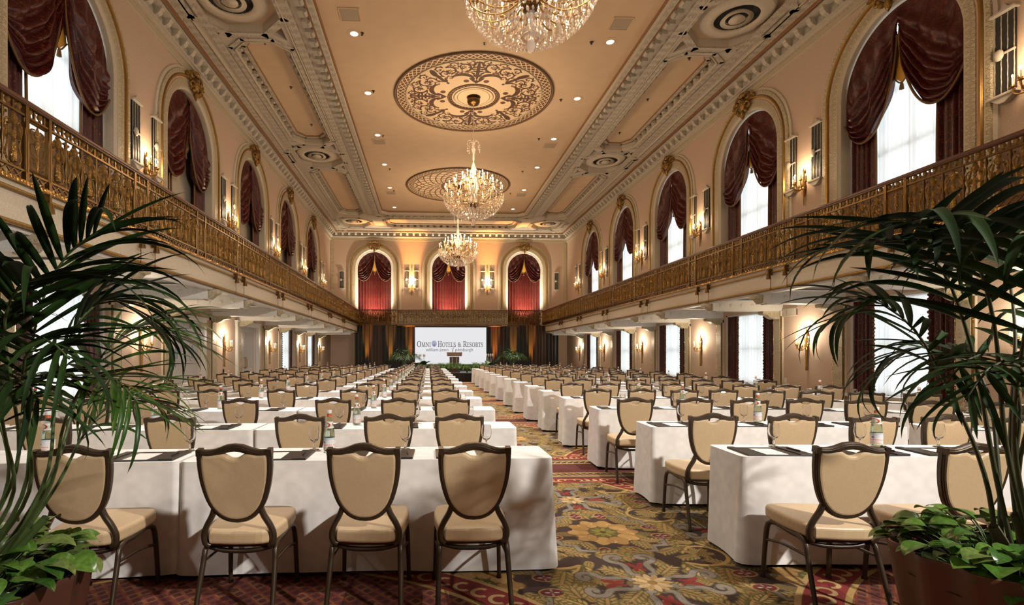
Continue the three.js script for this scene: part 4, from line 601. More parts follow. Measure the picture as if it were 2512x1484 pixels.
// ---------------------------------------------------------------- recessed downlights, ceiling speakers, sprinklers
{
  const t = thing('downlight', 'small round recessed downlight in the flat ceiling', 'downlight', [0, 0, 0], 0, 'recessed downlights along the ceiling');
  obj('trim_ring', lathe([[0.1, -0.005], [0.14, -0.012], [0.19, -0.006], [0.2, 0.0]], 24), M.ceil, t);
  obj('lamp_face', lathe([[0, -0.012], [0.085, -0.012], [0.1, -0.004]], 20), std([1, 1, 1], 0.5, 0, { emissive: new THREE.Color(1, 0.9, 0.74), emissiveIntensity: 9 }), t);
  let f = true;
  for (const d of [6.2, 9.7, 13.3, 16.3, 19.4, 22.4, 25.5, 28.9]) for (const s of [-1, 1]) {
    const x = XC + s * 3.3; f ? t.position.set(x, CEIL - 0.002, -d) : dup(t, [x, CEIL - 0.002, -d]); f = false;
    spot('downlight_beam', NEUTRAL, 1120, [x, CEIL - 0.05, -d], [x - s * 0.8, 0, -d], 0.50, 0.8, 3);
  }
  const sp = thing('ceiling_speaker', 'flat square grille flush in the ceiling', 'speaker', [0, 0, 0], 0, 'square ceiling grilles');
  obj('frame', J(box(0.5, 0.02, 0.03, 0, 0, 0.235), box(0.5, 0.02, 0.03, 0, 0, -0.235), box(0.03, 0.02, 0.5, 0.235, 0, 0), box(0.03, 0.02, 0.5, -0.235, 0, 0)), M.ceil, sp); obj('mesh', box(0.42, 0.008, 0.42, 0, 0, 0), std([0.36, 0.29, 0.21], 0.8), sp);
  [12.55, 20.0, 26.3].forEach((d, i) => [-1, 1].forEach((s, j) => (i + j) ? dup(sp, [XC + s * 3.3, CEIL - 0.008, -d]) : sp.position.set(XC - 3.3, CEIL - 0.008, -d)));
  const sk = obj('sprinkler', J(cyl(0.05, 0.05, 0.008, 12, 0, -0.004, 0), cyl(0.015, 0.015, 0.05, 8, 0, -0.03, 0), cyl(0.03, 0.03, 0.004, 10, 0, -0.055, 0)), M.bronze); tag(sk, 'tiny dark sprinkler head in the ceiling', 'sprinkler', 'ceiling sprinkler heads'); let g = true;
  for (const [x, y] of [[888, 81], [1451, 103], [1188, 107], [916, 223], [1376, 244], [939, 332], [1322, 340], [956, 414], [1282, 420], [966, 467], [1252, 474], [650, 103], [714, 213], [764, 305], [1691, 142], [1589, 243], [1520, 325]]) { const r = ray(x, y), k = (CEIL - EYE) / r[1]; if (g) sk.position.set(r[0] * k, CEIL, -r[2] * k); else { const c = dup(sk, [r[0] * k, CEIL, -r[2] * k]); void c; } g = false; }
}
// ---------------------------------------------------------------- tables, cloths and chairs
const smooth = (h, n) => { const c = new THREE.CatmullRomCurve3(h.map(p => V(p[0], p[1], 0)), false, 'centripetal'); return c.getPoints(n).map(p => [p.x, p.y]); };
const mirror = h => [...h, ...h.slice(1, -1).reverse().map(p => [-p[0], p[1]])];
function inset(p, o) { const n = p.length; return p.map((q, i) => { const a = p[(i + n - 1) % n], b = p[(i + 1) % n], dx = b[0] - a[0], dy = b[1] - a[1], l = Math.hypot(dx, dy) || 1; return [q[0] - dy / l * o * -1, q[1] + dx / l * o * -1]; }); }
const chairG = (() => {
  const top = smooth([[0, 0.957], [0.05, 0.951], [0.10, 0.934], [0.15, 0.924], [0.212, 0.928]], 12), side = smooth([[0.216, 0.905], [0.213, 0.82], [0.196, 0.72], [0.160, 0.625], [0.105, 0.560], [0.05, 0.534], [0, 0.528]], 18);
  const out = mirror([...top, ...side]), inn = inset(out, 0.029).map(p => [p[0], Math.min(p[1], 0.91 + 0.03 * Math.exp(-p[0] * p[0] * 220))]);
  const lean = g => g.translate(0, -0.45, -0.2).rotateX(0.13).translate(0, 0.45, 0.2);
  const ringG = (o, i, d, b) => ext(poly(o, [i.slice().reverse()]), d, b, 1);
  const frame = lean(J(ringG(out, inn, 0.022, 0.006).translate(0, 0, 0.19), ringG(inset(out, 0.008), inset(out, 0.021), 0.034, 0.004).translate(0, 0, 0.184), box(0.03, 0.035, 0.045, 0.205, 0.918, 0.2), box(0.03, 0.035, 0.045, -0.205, 0.918, 0.2)));
  const pad = mirror([...smooth([[0, 0.866], [0.03, 0.871], [0.06, 0.887], [0.085, 0.895], [0.13, 0.889], [0.176, 0.893]], 14), ...smooth([[0.180, 0.875], [0.178, 0.80], [0.163, 0.71], [0.132, 0.63], [0.085, 0.58], [0.04, 0.560], [0, 0.556]], 16)]);
  const back = lean(uvm(ext(poly(pad), 0.006, 0.02, 3).translate(0, 0, 0.198)));
  const seat = uvm(ext(poly(smooth([[-0.16, 0.19], [0, 0.205], [0.16, 0.19], [0.192, 0.13], [0.215, -0.15], [0.19, -0.225], [0, -0.245], [-0.19, -0.225], [-0.215, -0.15], [-0.192, 0.13], [-0.16, 0.19]], 44).slice(0, -1)), 0.035, 0.022, 4).rotateX(Math.PI / 2).translate(0, 0.452, 0));
  const S = [-1, 1];
  const post = s => lean(tube([[s * 0.135, 0.60, 0.2], [s * 0.15, 0.56, 0.2], [s * 0.185, 0.50, 0.2], [s * 0.203, 0.45, 0.2], [s * 0.195, 0.40, 0.2], [s * 0.175, 0.385, 0.195]], 0.0185, 16, 6));
  const fl = s => J(taper([[s * 0.205, 0.385, 0.02], [s * 0.207, 0.385, -0.15], [s * 0.212, 0.36, -0.195], [s * 0.216, 0.30, -0.21], [s * 0.225, 0.0, -0.235]], 0.019, 0.0145, 16, 6));
  const rl = s => J(taper([[s * 0.205, 0.385, 0.02], [s * 0.205, 0.385, 0.13], [s * 0.207, 0.36, 0.175], [s * 0.21, 0.30, 0.195], [s * 0.222, 0.0, 0.30]], 0.019, 0.0145, 16, 6));
  const glide = (s, z) => cyl(0.016, 0.019, 0.022, 8, s * 0.224, 0.011, z);
  const thin = g => g.scale(0.9, 1, 1);
  return { frame: thin(frame), back: thin(back), seat: thin(seat), posts: S.map(post), fl: S.map(fl), rl: S.map(rl), glides: S.flatMap(s => [glide(s, -0.235), glide(s, 0.299)]), rail: J(tube([[-0.205, 0.375, 0.16], [-0.1, 0.352, 0.17], [0.1, 0.352, 0.17], [0.205, 0.375, 0.16]], 0.013, 12, 6), box(0.36, 0.03, 0.36, 0, 0.385, -0.01)), str: S.map(s => taper([[s * 0.219, 0.25, -0.213], [s * 0.214, 0.285, -0.05], [s * 0.212, 0.30, 0.19]], 0.009, 0.009, 6, 5)) };
})();
const CHAIR = thing('banquet_chair', 'tan shield-back banquet chair with dark bronze frame', 'chair');
obj('back_frame', chairG.frame, M.bronze, CHAIR); obj('back_cushion', chairG.back, M.tan, CHAIR); obj('seat', chairG.seat, M.tan, CHAIR); obj('seat_rail', chairG.rail, M.bronzeTrim, CHAIR);
for (const k of ['posts', 'fl', 'rl', 'str', 'glides']) chairG[k].forEach(g => g.scale(0.92, 1, 1)); chairG.rail.scale(0.92, 1, 1);
chairG.posts.forEach(g => obj('back_post', g, M.bronze, CHAIR)); chairG.fl.forEach(g => obj('leg', g, M.bronze, CHAIR)); chairG.rl.forEach(g => obj('leg', g, M.bronze, CHAIR)); chairG.str.forEach(g => obj('stretcher', g, M.bronze, CHAIR)); chairG.glides.forEach(g => obj('glide', g, M.solidGlass, CHAIR));
// cloths
const TD = 0.457, TH = 0.748;
function clothG(L, sd) {
  const st = seed; seed = sd; const ph = [rr(0, 6), rr(0, 6), rr(0, 6), rr(0, 6)]; seed = st;
  const P = [], r = 0.03, hw = L / 2, hd = TD / 2;
  const arc = (cx, cz, a0) => { for (let i = 0; i <= 5; i++) { const a = a0 + i / 5 * Math.PI / 2; P.push([cx + Math.cos(a) * r, cz + Math.sin(a) * r, Math.cos(a), Math.sin(a), 1]); } };
  const run = (x0, z0, x1, z1, nx, nz, n) => { for (let i = 1; i < n; i++) { const t = i / n; P.push([x0 + (x1 - x0) * t, z0 + (z1 - z0) * t, nx, nz, 0]); } };
  arc(hw - r, hd - r, 0); run(hw - r, hd, -hw + r, hd, 0, 1, 46); arc(-hw + r, hd - r, Math.PI / 2); run(-hw, hd - r, -hw, -hd + r, -1, 0, 10); arc(-hw + r, -hd + r, Math.PI); run(-hw + r, -hd, hw - r, -hd, 0, -1, 46); arc(hw - r, -hd + r, Math.PI * 1.5); run(hw, -hd + r, hw, hd - r, 1, 0, 10);
  let s = 0; const S = P.map((p, i) => { if (i) s += Math.hypot(p[0] - P[i - 1][0], p[1] - P[i - 1][1]); return s; }); const tot = s;
  const N = P.length, K = 12;
  const f = (i, v) => { const p = P[i % N], q = i === N ? tot + 0.01 : S[i % N], near = Math.min(Math.abs(Math.abs(p[0]) - hw), 0.3) / 0.3, endc = 1 - near;
    const fold = Math.sin(q * 4.1 + ph[0]) * 0.5 + Math.sin(q * 7.7 + ph[1]) * 0.35 + Math.sin(q * 15 + ph[2]) * 0.15, o = 0.006 + Math.pow(v, 1.15) * (0.012 + (0.012 + 0.012 * endc) * fold + 0.02 * p[4]);
    const hem = 0.014 + 0.008 * (1 + Math.sin(q * 2.3 + ph[3])) + p[4] * 0.012; const drop = v < 0.02 ? 0 : v;
    return [p[0] + p[2] * o, TH - (TH - hem) * drop - 0.004 * 0, p[1] + p[3] * o, q, drop * TH]; };
  const g = grid(N, K, (u, v) => f(Math.round(u * N), v));
  const topP = P.map(p => [p[0] + p[2] * 0.006, -(p[1] + p[3] * 0.006)]);
  const top = uvm(new THREE.ShapeGeometry(poly(topP.slice().reverse())).rotateX(-Math.PI / 2).translate(0, TH, 0));
  return J(g, top);
}
M.linen.side = THREE.DoubleSide;
const CLOTH = [1, 2, 3].map(k => clothG(2.405, 100 + k * 17)), CLOTH6 = clothG(1.78, 333);
const TABLE = thing('folding_table', 'narrow folding table hidden under a white cloth', 'table');
obj('tabletop', rbox(2.34, 0.03, 0.43, 0.008, 0, TH - 0.02, 0), M.umber, TABLE); for (const sx of [-1, 1]) for (const sz of [-1, 1]) obj('leg', J(box(0.035, TH - 0.04, 0.035, sx * 0.98, (TH - 0.04) / 2, sz * 0.15)), M.black, TABLE);
// glassware
const GOB = obj('water_goblet', lathe([[0.0, 0.0], [0.033, 0.001], [0.034, 0.004], [0.012, 0.008], [0.006, 0.02], [0.009, 0.032], [0.005, 0.045], [0.008, 0.058], [0.022, 0.066], [0.034, 0.085], [0.039, 0.112], [0.037, 0.145], [0.033, 0.172], [0.0318, 0.172], [0.0358, 0.145], [0.0376, 0.112], [0.0325, 0.086], [0.02, 0.069], [0.0, 0.064]], 20), M.solidGlass);
tag(GOB, 'clear stemmed water goblet beside a black folio', 'goblet', 'water goblets');
const labelC = canvas(512, 256, (x, w, h) => {
  x.fillStyle = '#e9e6e2'; x.fillRect(0, 0, w, h); x.fillStyle = '#cfd4df'; x.beginPath(); x.moveTo(0, 0); x.lineTo(w, 0); x.lineTo(w, 30); for (let i = 16; i >= 0; i--) x.lineTo(i * 32, 30 + (i % 3) * 16 + (i % 2) * 10); x.fill();
  x.fillStyle = '#dfe3ea'; for (let i = 0; i < 12; i++) { x.beginPath(); x.ellipse(i * 44 + 10, 90, 30, 18, 0, 0, 7); x.fill(); }
  for (const cx of [128, 384]) { x.fillStyle = '#2b3f86'; x.font = 'bold 44px serif'; x.textAlign = 'center'; x.beginPath(); x.ellipse(cx, 92, 7, 20, 0, 0, 7); x.fill(); x.beginPath(); x.ellipse(cx - 13, 98, 5, 13, 0.5, 0, 7); x.fill(); x.beginPath(); x.ellipse(cx + 13, 98, 5, 13, -0.5, 0, 7); x.fill(); x.fillRect(cx - 16, 104, 32, 5); x.fillStyle = '#d8481f'; x.font = 'bold 42px serif'; x.fillText('ACQUA PANNA', cx, 168, 236); x.fillStyle = '#d8481f'; x.fillRect(cx - 100, 192, 200, 5); x.fillStyle = '#9a9a9a'; x.fillRect(cx - 80, 206, 160, 4); x.fillStyle = '#d98b6d'; x.fillRect(cx - 110, 222, 220, 14); }
});
M.label = std([0.9, 0.9, 0.9], 0.5, 0, { map: ctex(labelC, true, 1, 1) });
const neckC = canvas(128, 128, (x) => { x.fillStyle = '#e9e6e2'; x.fillRect(0, 0, 128, 128); x.strokeStyle = '#c63d20'; x.lineWidth = 9; for (const cx of [32, 96]) { x.beginPath(); x.ellipse(cx, 64, 22, 46, 0, 0, 7); x.stroke(); } });
M.neck = std([0.9, 0.9, 0.9], 0.5, 0, { map: ctex(neckC, true, 1, 1) });
const BOT = thing('water_bottle', 'glass water bottle with white mountain label and red neck band', 'bottle', [0, 0, 0], 0, 'glass water bottles on the tables');
obj('glass_body', lathe([[0, 0.004], [0.034, 0.0], [0.039, 0.006], [0.0395, 0.12], [0.038, 0.14], [0.030, 0.19], [0.019, 0.235], [0.014, 0.255], [0.0135, 0.283], [0.0155, 0.286], [0.0155, 0.293], [0, 0.293]], 22), M.bottle, BOT);
obj('water', lathe([[0, 0.008], [0.036, 0.01], [0.0365, 0.12], [0.028, 0.188], [0.0, 0.19]], 18), phy([0.95, 1, 0.98], 0.02, { transmission: 1, thickness: 0.02, ior: 1.33 }), BOT);
obj('cap', lathe([[0.0163, 0.272], [0.0165, 0.295], [0.0, 0.297]], 14), M.white, BOT); obj('neck_band', lathe([[0.0172, 0.25], [0.0152, 0.268]], 14), std([0.55, 0.09, 0.03], 0.5), BOT);
obj('label', new THREE.CylinderGeometry(0.0402, 0.0402, 0.085, 22, 1, true).translate(0, 0.062, 0), M.label, BOT); obj('neck_label', new THREE.CylinderGeometry(0.0245, 0.0335, 0.045, 20, 1, true).translate(0, 0.193, 0), M.neck, BOT);
// black desk folio with a flap, paper and pen
const FOL = thing('desk_folio', 'black leather desk folio with white notepaper', 'folio', [0, 0, 0], 0, 'black desk folios');
obj('board', rbox(0.44, 0.008, 0.30, 0.003, 0, 0.004, 0, 1), M.leather, FOL); obj('side_flap', rbox(0.09, 0.007, 0.30, 0.003, 0.175, 0.0115, 0, 1), M.leather, FOL); obj('side_flap', rbox(0.05, 0.005, 0.30, 0.002, -0.195, 0.0105, 0, 1), M.leather, FOL);
const PAP = obj('notepaper', rbox(0.15, 0.003, 0.215, 0.001, -0.02, 0.0098, 0.03, 1), M.paper); tag(PAP, 'white notepad sheet lying on a black folio', 'paper', 'white notepapers on the folios');
const PEN = obj('pen', J(cyl(0.004, 0.004, 0.13, 7).rotateX(Math.PI / 2), cyl(0.004, 0.001, 0.01, 7, 0, 0, 0).rotateX(Math.PI / 2).translate(0, 0, -0.07), box(0.003, 0.004, 0.04, 0, 0.005, 0.04)), M.black); tag(PEN, 'slim black pen lying on the flap of a folio', 'pen', 'black pens on the folios');
const once = {}; const put1 = (root, pos, turn, label, group) => { if (once[root.uuid]) return dup(root, pos, turn, label, group); once[root.uuid] = 1; root.position.set(...pos); root.rotation.y = turn; if (label) root.userData.label = label; if (group) root.userData.group = group; return root; };
const ZB = [2.87, 4.28, 5.85, 7.45, 9.0, 10.55, 12.1, 13.7, 15.4, 17.1, 18.9, 20.7, 22.6, 24.6];
const inL = (x, d) => x > -0.80 * d - 0.5, inR = (x, d) => x < 1.23 * d + 0.3;
const ROWN = ['front', 'second', 'third', 'fourth', 'fifth', 'sixth', 'seventh', 'eighth', 'ninth', 'tenth', 'eleventh', 'twelfth', 'thirteenth', 'fourteenth'];
let clothFirst = {};
function seatRow(i, blk, tables) {                                // tables: [x of the left end, depth of the near edge there, angle, length, chairs along it, pull of each, bottle]
  tables.forEach(([x0, dn, phi, L, seats, pull, bots], tn) => {
    const c = Math.cos(phi), s = Math.sin(phi), W = (u, w) => [x0 + u * c + w * s, -(dn - u * s + w * c)];     // u along, w away from the camera
    const [mx, mz] = W(L / 2, TD / 2 + 0.01);
    if (!inL(Math.max(W(0, 0)[0], W(L, 0)[0]), dn + 0.4) || !inR(Math.min(W(0, 0)[0], W(L, 0)[0]), dn + 0.4)) return;
    const six = L < 2, g = six ? CLOTH6 : CLOTH[(i + tn) % 3], key = six ? 'a' : (i + tn) % 3, place2 = blk === 'left' ? (tn ? (tn > 1 ? ' by the left wall' : ' in the middle of the left block') : ' on the left of the aisle') : (tn ? ' angled on the outer right' : ' on the right of the aisle');
    const lab = 'white floor-length cloth over the ' + ROWN[i] + ' row table' + place2;
    const cl = obj('tablecloth', g, M.linen); tag(cl, lab, 'tablecloth', 'white tablecloths'); cl.position.set(mx, 0, mz); cl.rotation.y = -phi; delete cl.userData.group;
    if (i < 3 && !six) { const t = put1(TABLE, [mx, 0, mz], -phi, 'folding table under the ' + ROWN[i] + ' row cloth' + place2); void t; }
    seats.forEach((u, k) => {
      const tuck = pull[k], [cx, cz] = W(u, -tuck + 0.27), [fx, fz] = W(u + 0.02, 0.17), wob = rr(-0.05, 0.05), d = -cz;
      if (!inL(cx, d) || !inR(cx, d)) return;
      const nth = ROWN[(blk === 'left' ? [0, 3, 6][tn] + seats.length - 1 - k : tn * 4 + k)].replace('front', 'first'), at = ' from the aisle in the ' + ROWN[i] + ' row, ' + blk + ' block', grp = (w) => w + ' of the ' + blk + ' block';
      put1(CHAIR, [cx, 0, cz], -phi + wob * 1.4, nth + ' tan shield-back chair' + at, grp('chairs'));
      put1(FOL, [fx, TH, fz], -phi + wob, nth + ' black desk folio' + at, grp('folios'));
      put1(PAP, [fx, TH, fz], -phi + wob, nth + ' white notepaper' + at, grp('notepapers'));
      if (i < 4) { const q = put1(PEN, [fx + 0.175 * Math.cos(phi), TH + 0.019, fz + 0.175 * Math.sin(phi)], -phi + wob + 0.1, nth + ' black pen' + at, grp('pens')); void q; }
      const [gx, gz] = W(u + 0.19 + rr(-0.03, 0.03), 0.385); put1(GOB, [gx, TH + 0.001, gz], 0, nth + ' stemmed goblet' + at, grp('goblets'));
    });
    for (const u0 of bots) { const u = blk === 'right' ? seats[1] + 0.31 : u0, [bx, bz] = W(u, blk === 'right' ? 0.40 : 0.30); if (inL(bx, dn) && inR(bx, dn)) put1(BOT, [bx, TH + 0.001, bz], rr(-0.4, 0.4) + 0.4, 'labelled glass bottle on the ' + ROWN[i] + ' row cloth' + place2); }
  });
}
ZB.forEach((zb, i) => {
  const dn = zb + 0.55;
  seatRow(i, 'left', [[-1.60, dn, 0, 2.44, [0.56, 1.26, 1.85], [0.57, 0.58, 0.59], [0.90]], [-4.04, dn + 0.012, 0, 2.44, [0.35, 1.02, i ? 1.98 : 2.14], [0.57, 0.58, 0.57], [1.42]], [-5.9, dn + 0.03, 0, 1.83, [0.65, 1.45], [0.58, 0.58], [1.02]]]);
  const phi2 = i < 5 ? 0.40 : i < 6 ? 0.28 : i < 7 ? 0.16 : 0.1;
  seatRow(i, 'right', [[2.1, dn - 0.02, 0.06, 2.44, [0.27, 0.92, 1.50, 2.12].map((u, k) => u + (k < 3 ? [0, 0, 0, 0.09, 0.16, 0.22, 0.27][Math.min(6, i)] * (1 - k * 0.3) : 0)), [0.65, 0.66, 0.74, 0.72], [1.2]], [4.62, dn - 0.28, phi2, 2.44, [0.38, 0.95, 1.52, 2.1], [0.6, 0.62, 0.6, 0.62], [1.2]]]);
});
// ---------------------------------------------------------------- stage
{
  const D0 = 27.0, D1 = 31.0, x0 = -2.6, x1 = 5.4, h = 0.45;
  const pl = thing('stage_platform', 'low stage platform with pleated black skirt', 'stage', [0, 0, 0]); obj('deck', box(x1 - x0, 0.06, D1 - D0, (x0 + x1) / 2, h - 0.03, -(D0 + D1) / 2), M.black, pl);
  obj('front_skirt', pleat(x0, x1, 0.01, h, 60, 0.02, -D0 + 0.03), M.black, pl);
  for (const x of [x0, x1]) obj('side_skirt', box(0.02, h - 0.03, D1 - D0, x, (h - 0.03) / 2, -(D0 + D1) / 2), M.black, pl);
  // black and copper drapes behind
  M.pipe = std([0.010, 0.009, 0.009], 0.75); M.copper = std([0.035, 0.017, 0.009], 0.6);
  let k = 0; for (let x = RL - 0.15; x < RR + 0.1; x += 0.83, k++) { const c = obj('stage_drape', pleat(x, x + 0.825, 0.01, x + 0.8 > -1.9 && x < 4.8 ? 3.12 : 3.2, 4, 0.05, 0, k), k % 3 === 1 ? M.copper : M.pipe); c.position.z = -31.72; tag(c, k % 3 === 1 ? 'copper-brown pleated stage drape' : 'black pleated stage drape', 'drape', k % 3 === 1 ? 'copper stage drapes' : 'black stage drapes'); }
  // the screen
  const SW = 4.28, SH = 2.2, scr = canvas(1536, 790, (x, w, hh) => {
    x.fillStyle = '#f1f1f4'; x.fillRect(0, 0, w, hh); x.fillStyle = '#26263a'; x.textBaseline = 'alphabetic';
    const big = (s, px, y, size, wd) => { x.font = size + 'px serif'; x.fillText(s, px, y, wd); };
    let p = 36; const caps = (word, y, a, b, adv) => { for (let i = 0; i < word.length; i++) { const f = i ? b : a; x.font = f + 'px serif'; const wd = adv[i] ?? x.measureText(word[i]).width * 0.84; x.fillText(word[i], p, y, wd * 1.02); p += wd; } };
    const Y = 418; caps('OMNI', Y, 172, 132, [100, 92, 76, 36]); x.font = '18px sans-serif'; x.fillText('®', 338, 345);
    p = 486; caps('HOTELS', Y, 172, 132, [92, 74, 60, 58, 56, 54]); p = 916; x.font = '138px serif'; x.fillText('&', p, Y, 82); p = 1030; caps('RESORTS', Y, 172, 132, [84, 56, 50, 76, 68, 56, 50]);
    x.fillStyle = '#aab0c6'; x.beginPath(); for (let i = 0; i < 12; i++) { const a = i / 12 * 6.283; x.ellipse(412 + Math.cos(a) * 32, 350 + Math.sin(a) * 44, 24, 20, a, 0, 7); } x.fill(); x.beginPath(); x.ellipse(412, 350, 40, 52, 0, 0, 7); x.fill();
    x.fillStyle = '#5a648e'; x.font = '64px serif'; x.beginPath(); x.ellipse(412, 368, 7, 26, 0, 0, 7); x.fill(); x.beginPath(); x.ellipse(394, 380, 16, 6, 0.5, 0, 7); x.fill(); x.beginPath(); x.ellipse(430, 380, 16, 6, -0.5, 0, 7); x.fill(); x.fillRect(406, 396, 12, 14);
    x.fillStyle = '#4a4a5a'; x.font = '84px sans-serif'; x.fillText('william penn', 236, 510, 530); x.fillRect(808, 444, 7, 82); x.fillText('pittsburgh', 862, 510, 440);
  });
  const st = ctex(scr, true, 1, 1, false), t = thing('projection_screen', 'white projection screen lettered with the hotel name on a black frame', 'screen', [1.335, 0.84, -31.2]);
  obj('screen_surface', new THREE.PlaneGeometry(SW, SH).translate(0, SH / 2, 0.02), std([0.02, 0.02, 0.02], 0.6, 0, { emissive: new THREE.Color(1, 1, 1), emissiveMap: st, emissiveIntensity: 4.4, map: st }), t);
  obj('frame', J(box(SW + 0.1, 0.05, 0.05, 0, -0.025, 0), box(SW + 0.1, 0.05, 0.05, 0, SH + 0.025, 0), box(0.05, SH, 0.05, -SW / 2 - 0.025, SH / 2, 0), box(0.05, SH, 0.05, SW / 2 + 0.025, SH / 2, 0)), M.black, t); obj('leg', box(0.05, 0.9, 0.05, -1.9, -0.41, -0.02), M.black, t); obj('leg', box(0.05, 0.9, 0.05, 1.9, -0.41, -0.02), M.black, t);
  const ra = new THREE.RectAreaLight(new THREE.Color(0.95, 0.96, 1), 1.2, SW, SH); ra.name = 'screen_light'; ra.position.set(1.335, 0.84 + SH / 2, -31.12); ra.lookAt(1.335, 0.84 + SH / 2, 0); scene.add(ra);
  // lectern
  const l = thing('lectern', 'dark wooden lectern with polished rim and microphone', 'lectern', [1.42, h, -28.6]), wood = std([0.09, 0.035, 0.02], 0.3);
  obj('body', J(rbox(0.52, 0.8, 0.4, 0.01, 0, 0.45, 0), box(0.6, 0.08, 0.46, 0, 0.04, 0)), wood, l); obj('front_panel', box(0.2, 0.62, 0.02, 0, 0.5, 0.205), std([0.05, 0.02, 0.012], 0.3), l); for (const s of [-1, 1]) obj('pale_strip', box(0.03, 0.62, 0.03, s * 0.12, 0.5, 0.21), std([0.5, 0.42, 0.36], 0.3, 0.5), l);
  obj('top_rim', J(rbox(0.82, 0.2, 0.56, 0.04, 0, 0.98, 0), rbox(0.86, 0.04, 0.6, 0.02, 0, 1.07, 0)), std([0.28, 0.16, 0.10], 0.22, 0.4), l); obj('microphone', J(tube([[-0.1, 1.08, 0], [-0.1, 1.2, 0], [-0.05, 1.32, 0.03], [0.06, 1.42, 0.06]], 0.008, 12, 5), ball(0.02, 0.07, 1.43, 0.065, 8, 6)), M.black, l);
}
// ---------------------------------------------------------------- plants
T.leaf = ctex(noise(128, 128, 0.75, 1, 10, 77), true, 1, 1);
const green = (r, g, b, ro = 0.38, tr2 = 0.22) => phy([r, g, b], ro, { specularIntensity: ro > 0.4 ? 0.35 : 0.8, map: T.leaf, transmission: tr2, thickness: 0, side: THREE.DoubleSide });
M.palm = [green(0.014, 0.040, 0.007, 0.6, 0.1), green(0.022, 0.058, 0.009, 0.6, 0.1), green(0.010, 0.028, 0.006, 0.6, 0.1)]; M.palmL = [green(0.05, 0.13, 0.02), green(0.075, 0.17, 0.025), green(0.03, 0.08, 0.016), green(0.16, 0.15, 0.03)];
M.stem = std([0.07, 0.11, 0.03], 0.5); M.stemD = std([0.045, 0.05, 0.02], 0.55); M.fern = [green(0.12, 0.27, 0.03), green(0.18, 0.34, 0.05), green(0.06, 0.15, 0.02)]; M.poth = [green(0.10, 0.24, 0.03, 0.3), green(0.15, 0.30, 0.045, 0.3), green(0.06, 0.17, 0.025, 0.3), green(0.20, 0.30, 0.07, 0.3)];
// a strap leaf one metre long along x: folded along its rib, drooping by "bend"
const strap = (bend, w) => grid(4, 10, (u, v) => { const a = bend * v * v, x = v * Math.cos(a * 0.6), y = -Math.sin(a) * v * 0.6, k = w * Math.pow(Math.sin(Math.PI * Math.min(1, 0.06 + v * 0.94)), 0.7) * (1 - 0.35 * v), q = (u - 0.5) * 2; return [x, y + Math.abs(q) * k * 0.45, q * k, u, v]; });
const STRAP = [strap(0.35, 0.042), strap(0.8, 0.04), strap(0.15, 0.038), strap(1.2, 0.038)];
function basis(dir, up) { const x = dir.clone().normalize(), z = x.clone().cross(up).normalize(), y = z.clone().cross(x); return new THREE.Matrix4().makeBasis(x, y, z); }
function frond(plant, pts, n, len, mats, stemM, opt = {}) {
  const c = new THREE.CatmullRomCurve3(pts), f = obj('frond', taper(pts, opt.r || 0.010, 0.003, 20, 5), stemM, plant), t0 = opt.t0 ?? 0.42;
  for (let k = 0; k < n; k++) for (const s of [-1, 1]) {
    const t = t0 + (1 - t0) * (k + 0.4) / n, o = c.getPoint(Math.min(1, t)), tg = c.getTangent(Math.min(1, t)), side = tg.clone().cross(V(0, 1, 0)); if (side.length() < 0.2) side.copy(V(0.7, 0, 0.7)); side.normalize();
    const e = (k + 0.5) / n, sp = 1.05 - 0.6 * e, d = tg.clone().multiplyScalar(Math.cos(sp)).addScaledVector(side, s * Math.sin(sp)).add(V(rr(-0.1, 0.1), rr(-0.12, 0.16) + (opt.lift || 0), rr(-0.1, 0.1)));
    const L = len * (0.62 + 0.75 * Math.sin(Math.PI * Math.min(1, 0.18 + e * 0.72))) * rr(0.85, 1.1), up = side.clone().cross(tg).normalize(); if (up.y < 0) up.negate();
    const m = obj('leaflet', STRAP[Math.floor(rnd() * 4)], mats[Math.floor(rnd() * rnd() * mats.length * 1.2) % mats.length], f); m.applyMatrix4(new THREE.Matrix4().makeTranslation(o.x, o.y, o.z).multiply(basis(d, up.clone().add(V(0, 0.6, 0)))).multiply(new THREE.Matrix4().makeScale(L, L, L * (opt.w || 1))));
  }
}
function pot(name, label, x, z, r, h, col) {
  const t = thing(name, label, 'planter', [x, 0, z]), n = 96, W = (a, k) => r * k * (1 + 0.04 * Math.cos(a * 14));
  obj('fluted_wall', grid(n, 12, (u, v) => { const a = u * 6.2832, k = 0.72 + 0.28 * Math.pow(v, 0.8); return [Math.cos(a) * W(a, k), v * h, Math.sin(a) * W(a, k), u, v]; }), col, t);
  obj('rim', J(grid(n, 4, (u, v) => { const a = u * 6.2832, k = 1.0 + 0.03 * Math.sin(v * Math.PI), y = h + 0.035 * Math.sin(v * 3.1416) - v * 0.02; return [Math.cos(a) * W(a, k) * (1 - v * 0.07), y, Math.sin(a) * W(a, k) * (1 - v * 0.07), u, v]; }), grid(n, 2, (u, v) => { const a = u * 6.2832; return [Math.cos(a) * W(a, 0.93), h - 0.02 - v * 0.1, Math.sin(a) * W(a, 0.93), u, v]; })), col, t);
  obj('soil', lathe([[0, h - 0.08], [r * 0.95, h - 0.09]], 40), std([0.02, 0.014, 0.01], 0.95), t);
  return t;
}
M.terra = std([0.115, 0.040, 0.022], 0.42, 0, { map: T.mottle }); M.potD = std([0.075, 0.028, 0.018], 0.38, 0, { map: T.mottle }); M.terra.side = M.potD.side = THREE.DoubleSide;
const PR = { x: 2.42, z: -2.0 }, PLt = { x: -1.75, z: -2.0 };
pot('fluted_planter', 'large fluted terracotta planter holding the right palm', PR.x, PR.z, 0.42, 0.60, M.terra); pot('fluted_planter', 'large dark fluted planter holding the left palm', PLt.x, PLt.z, 0.42, 0.60, M.potD);
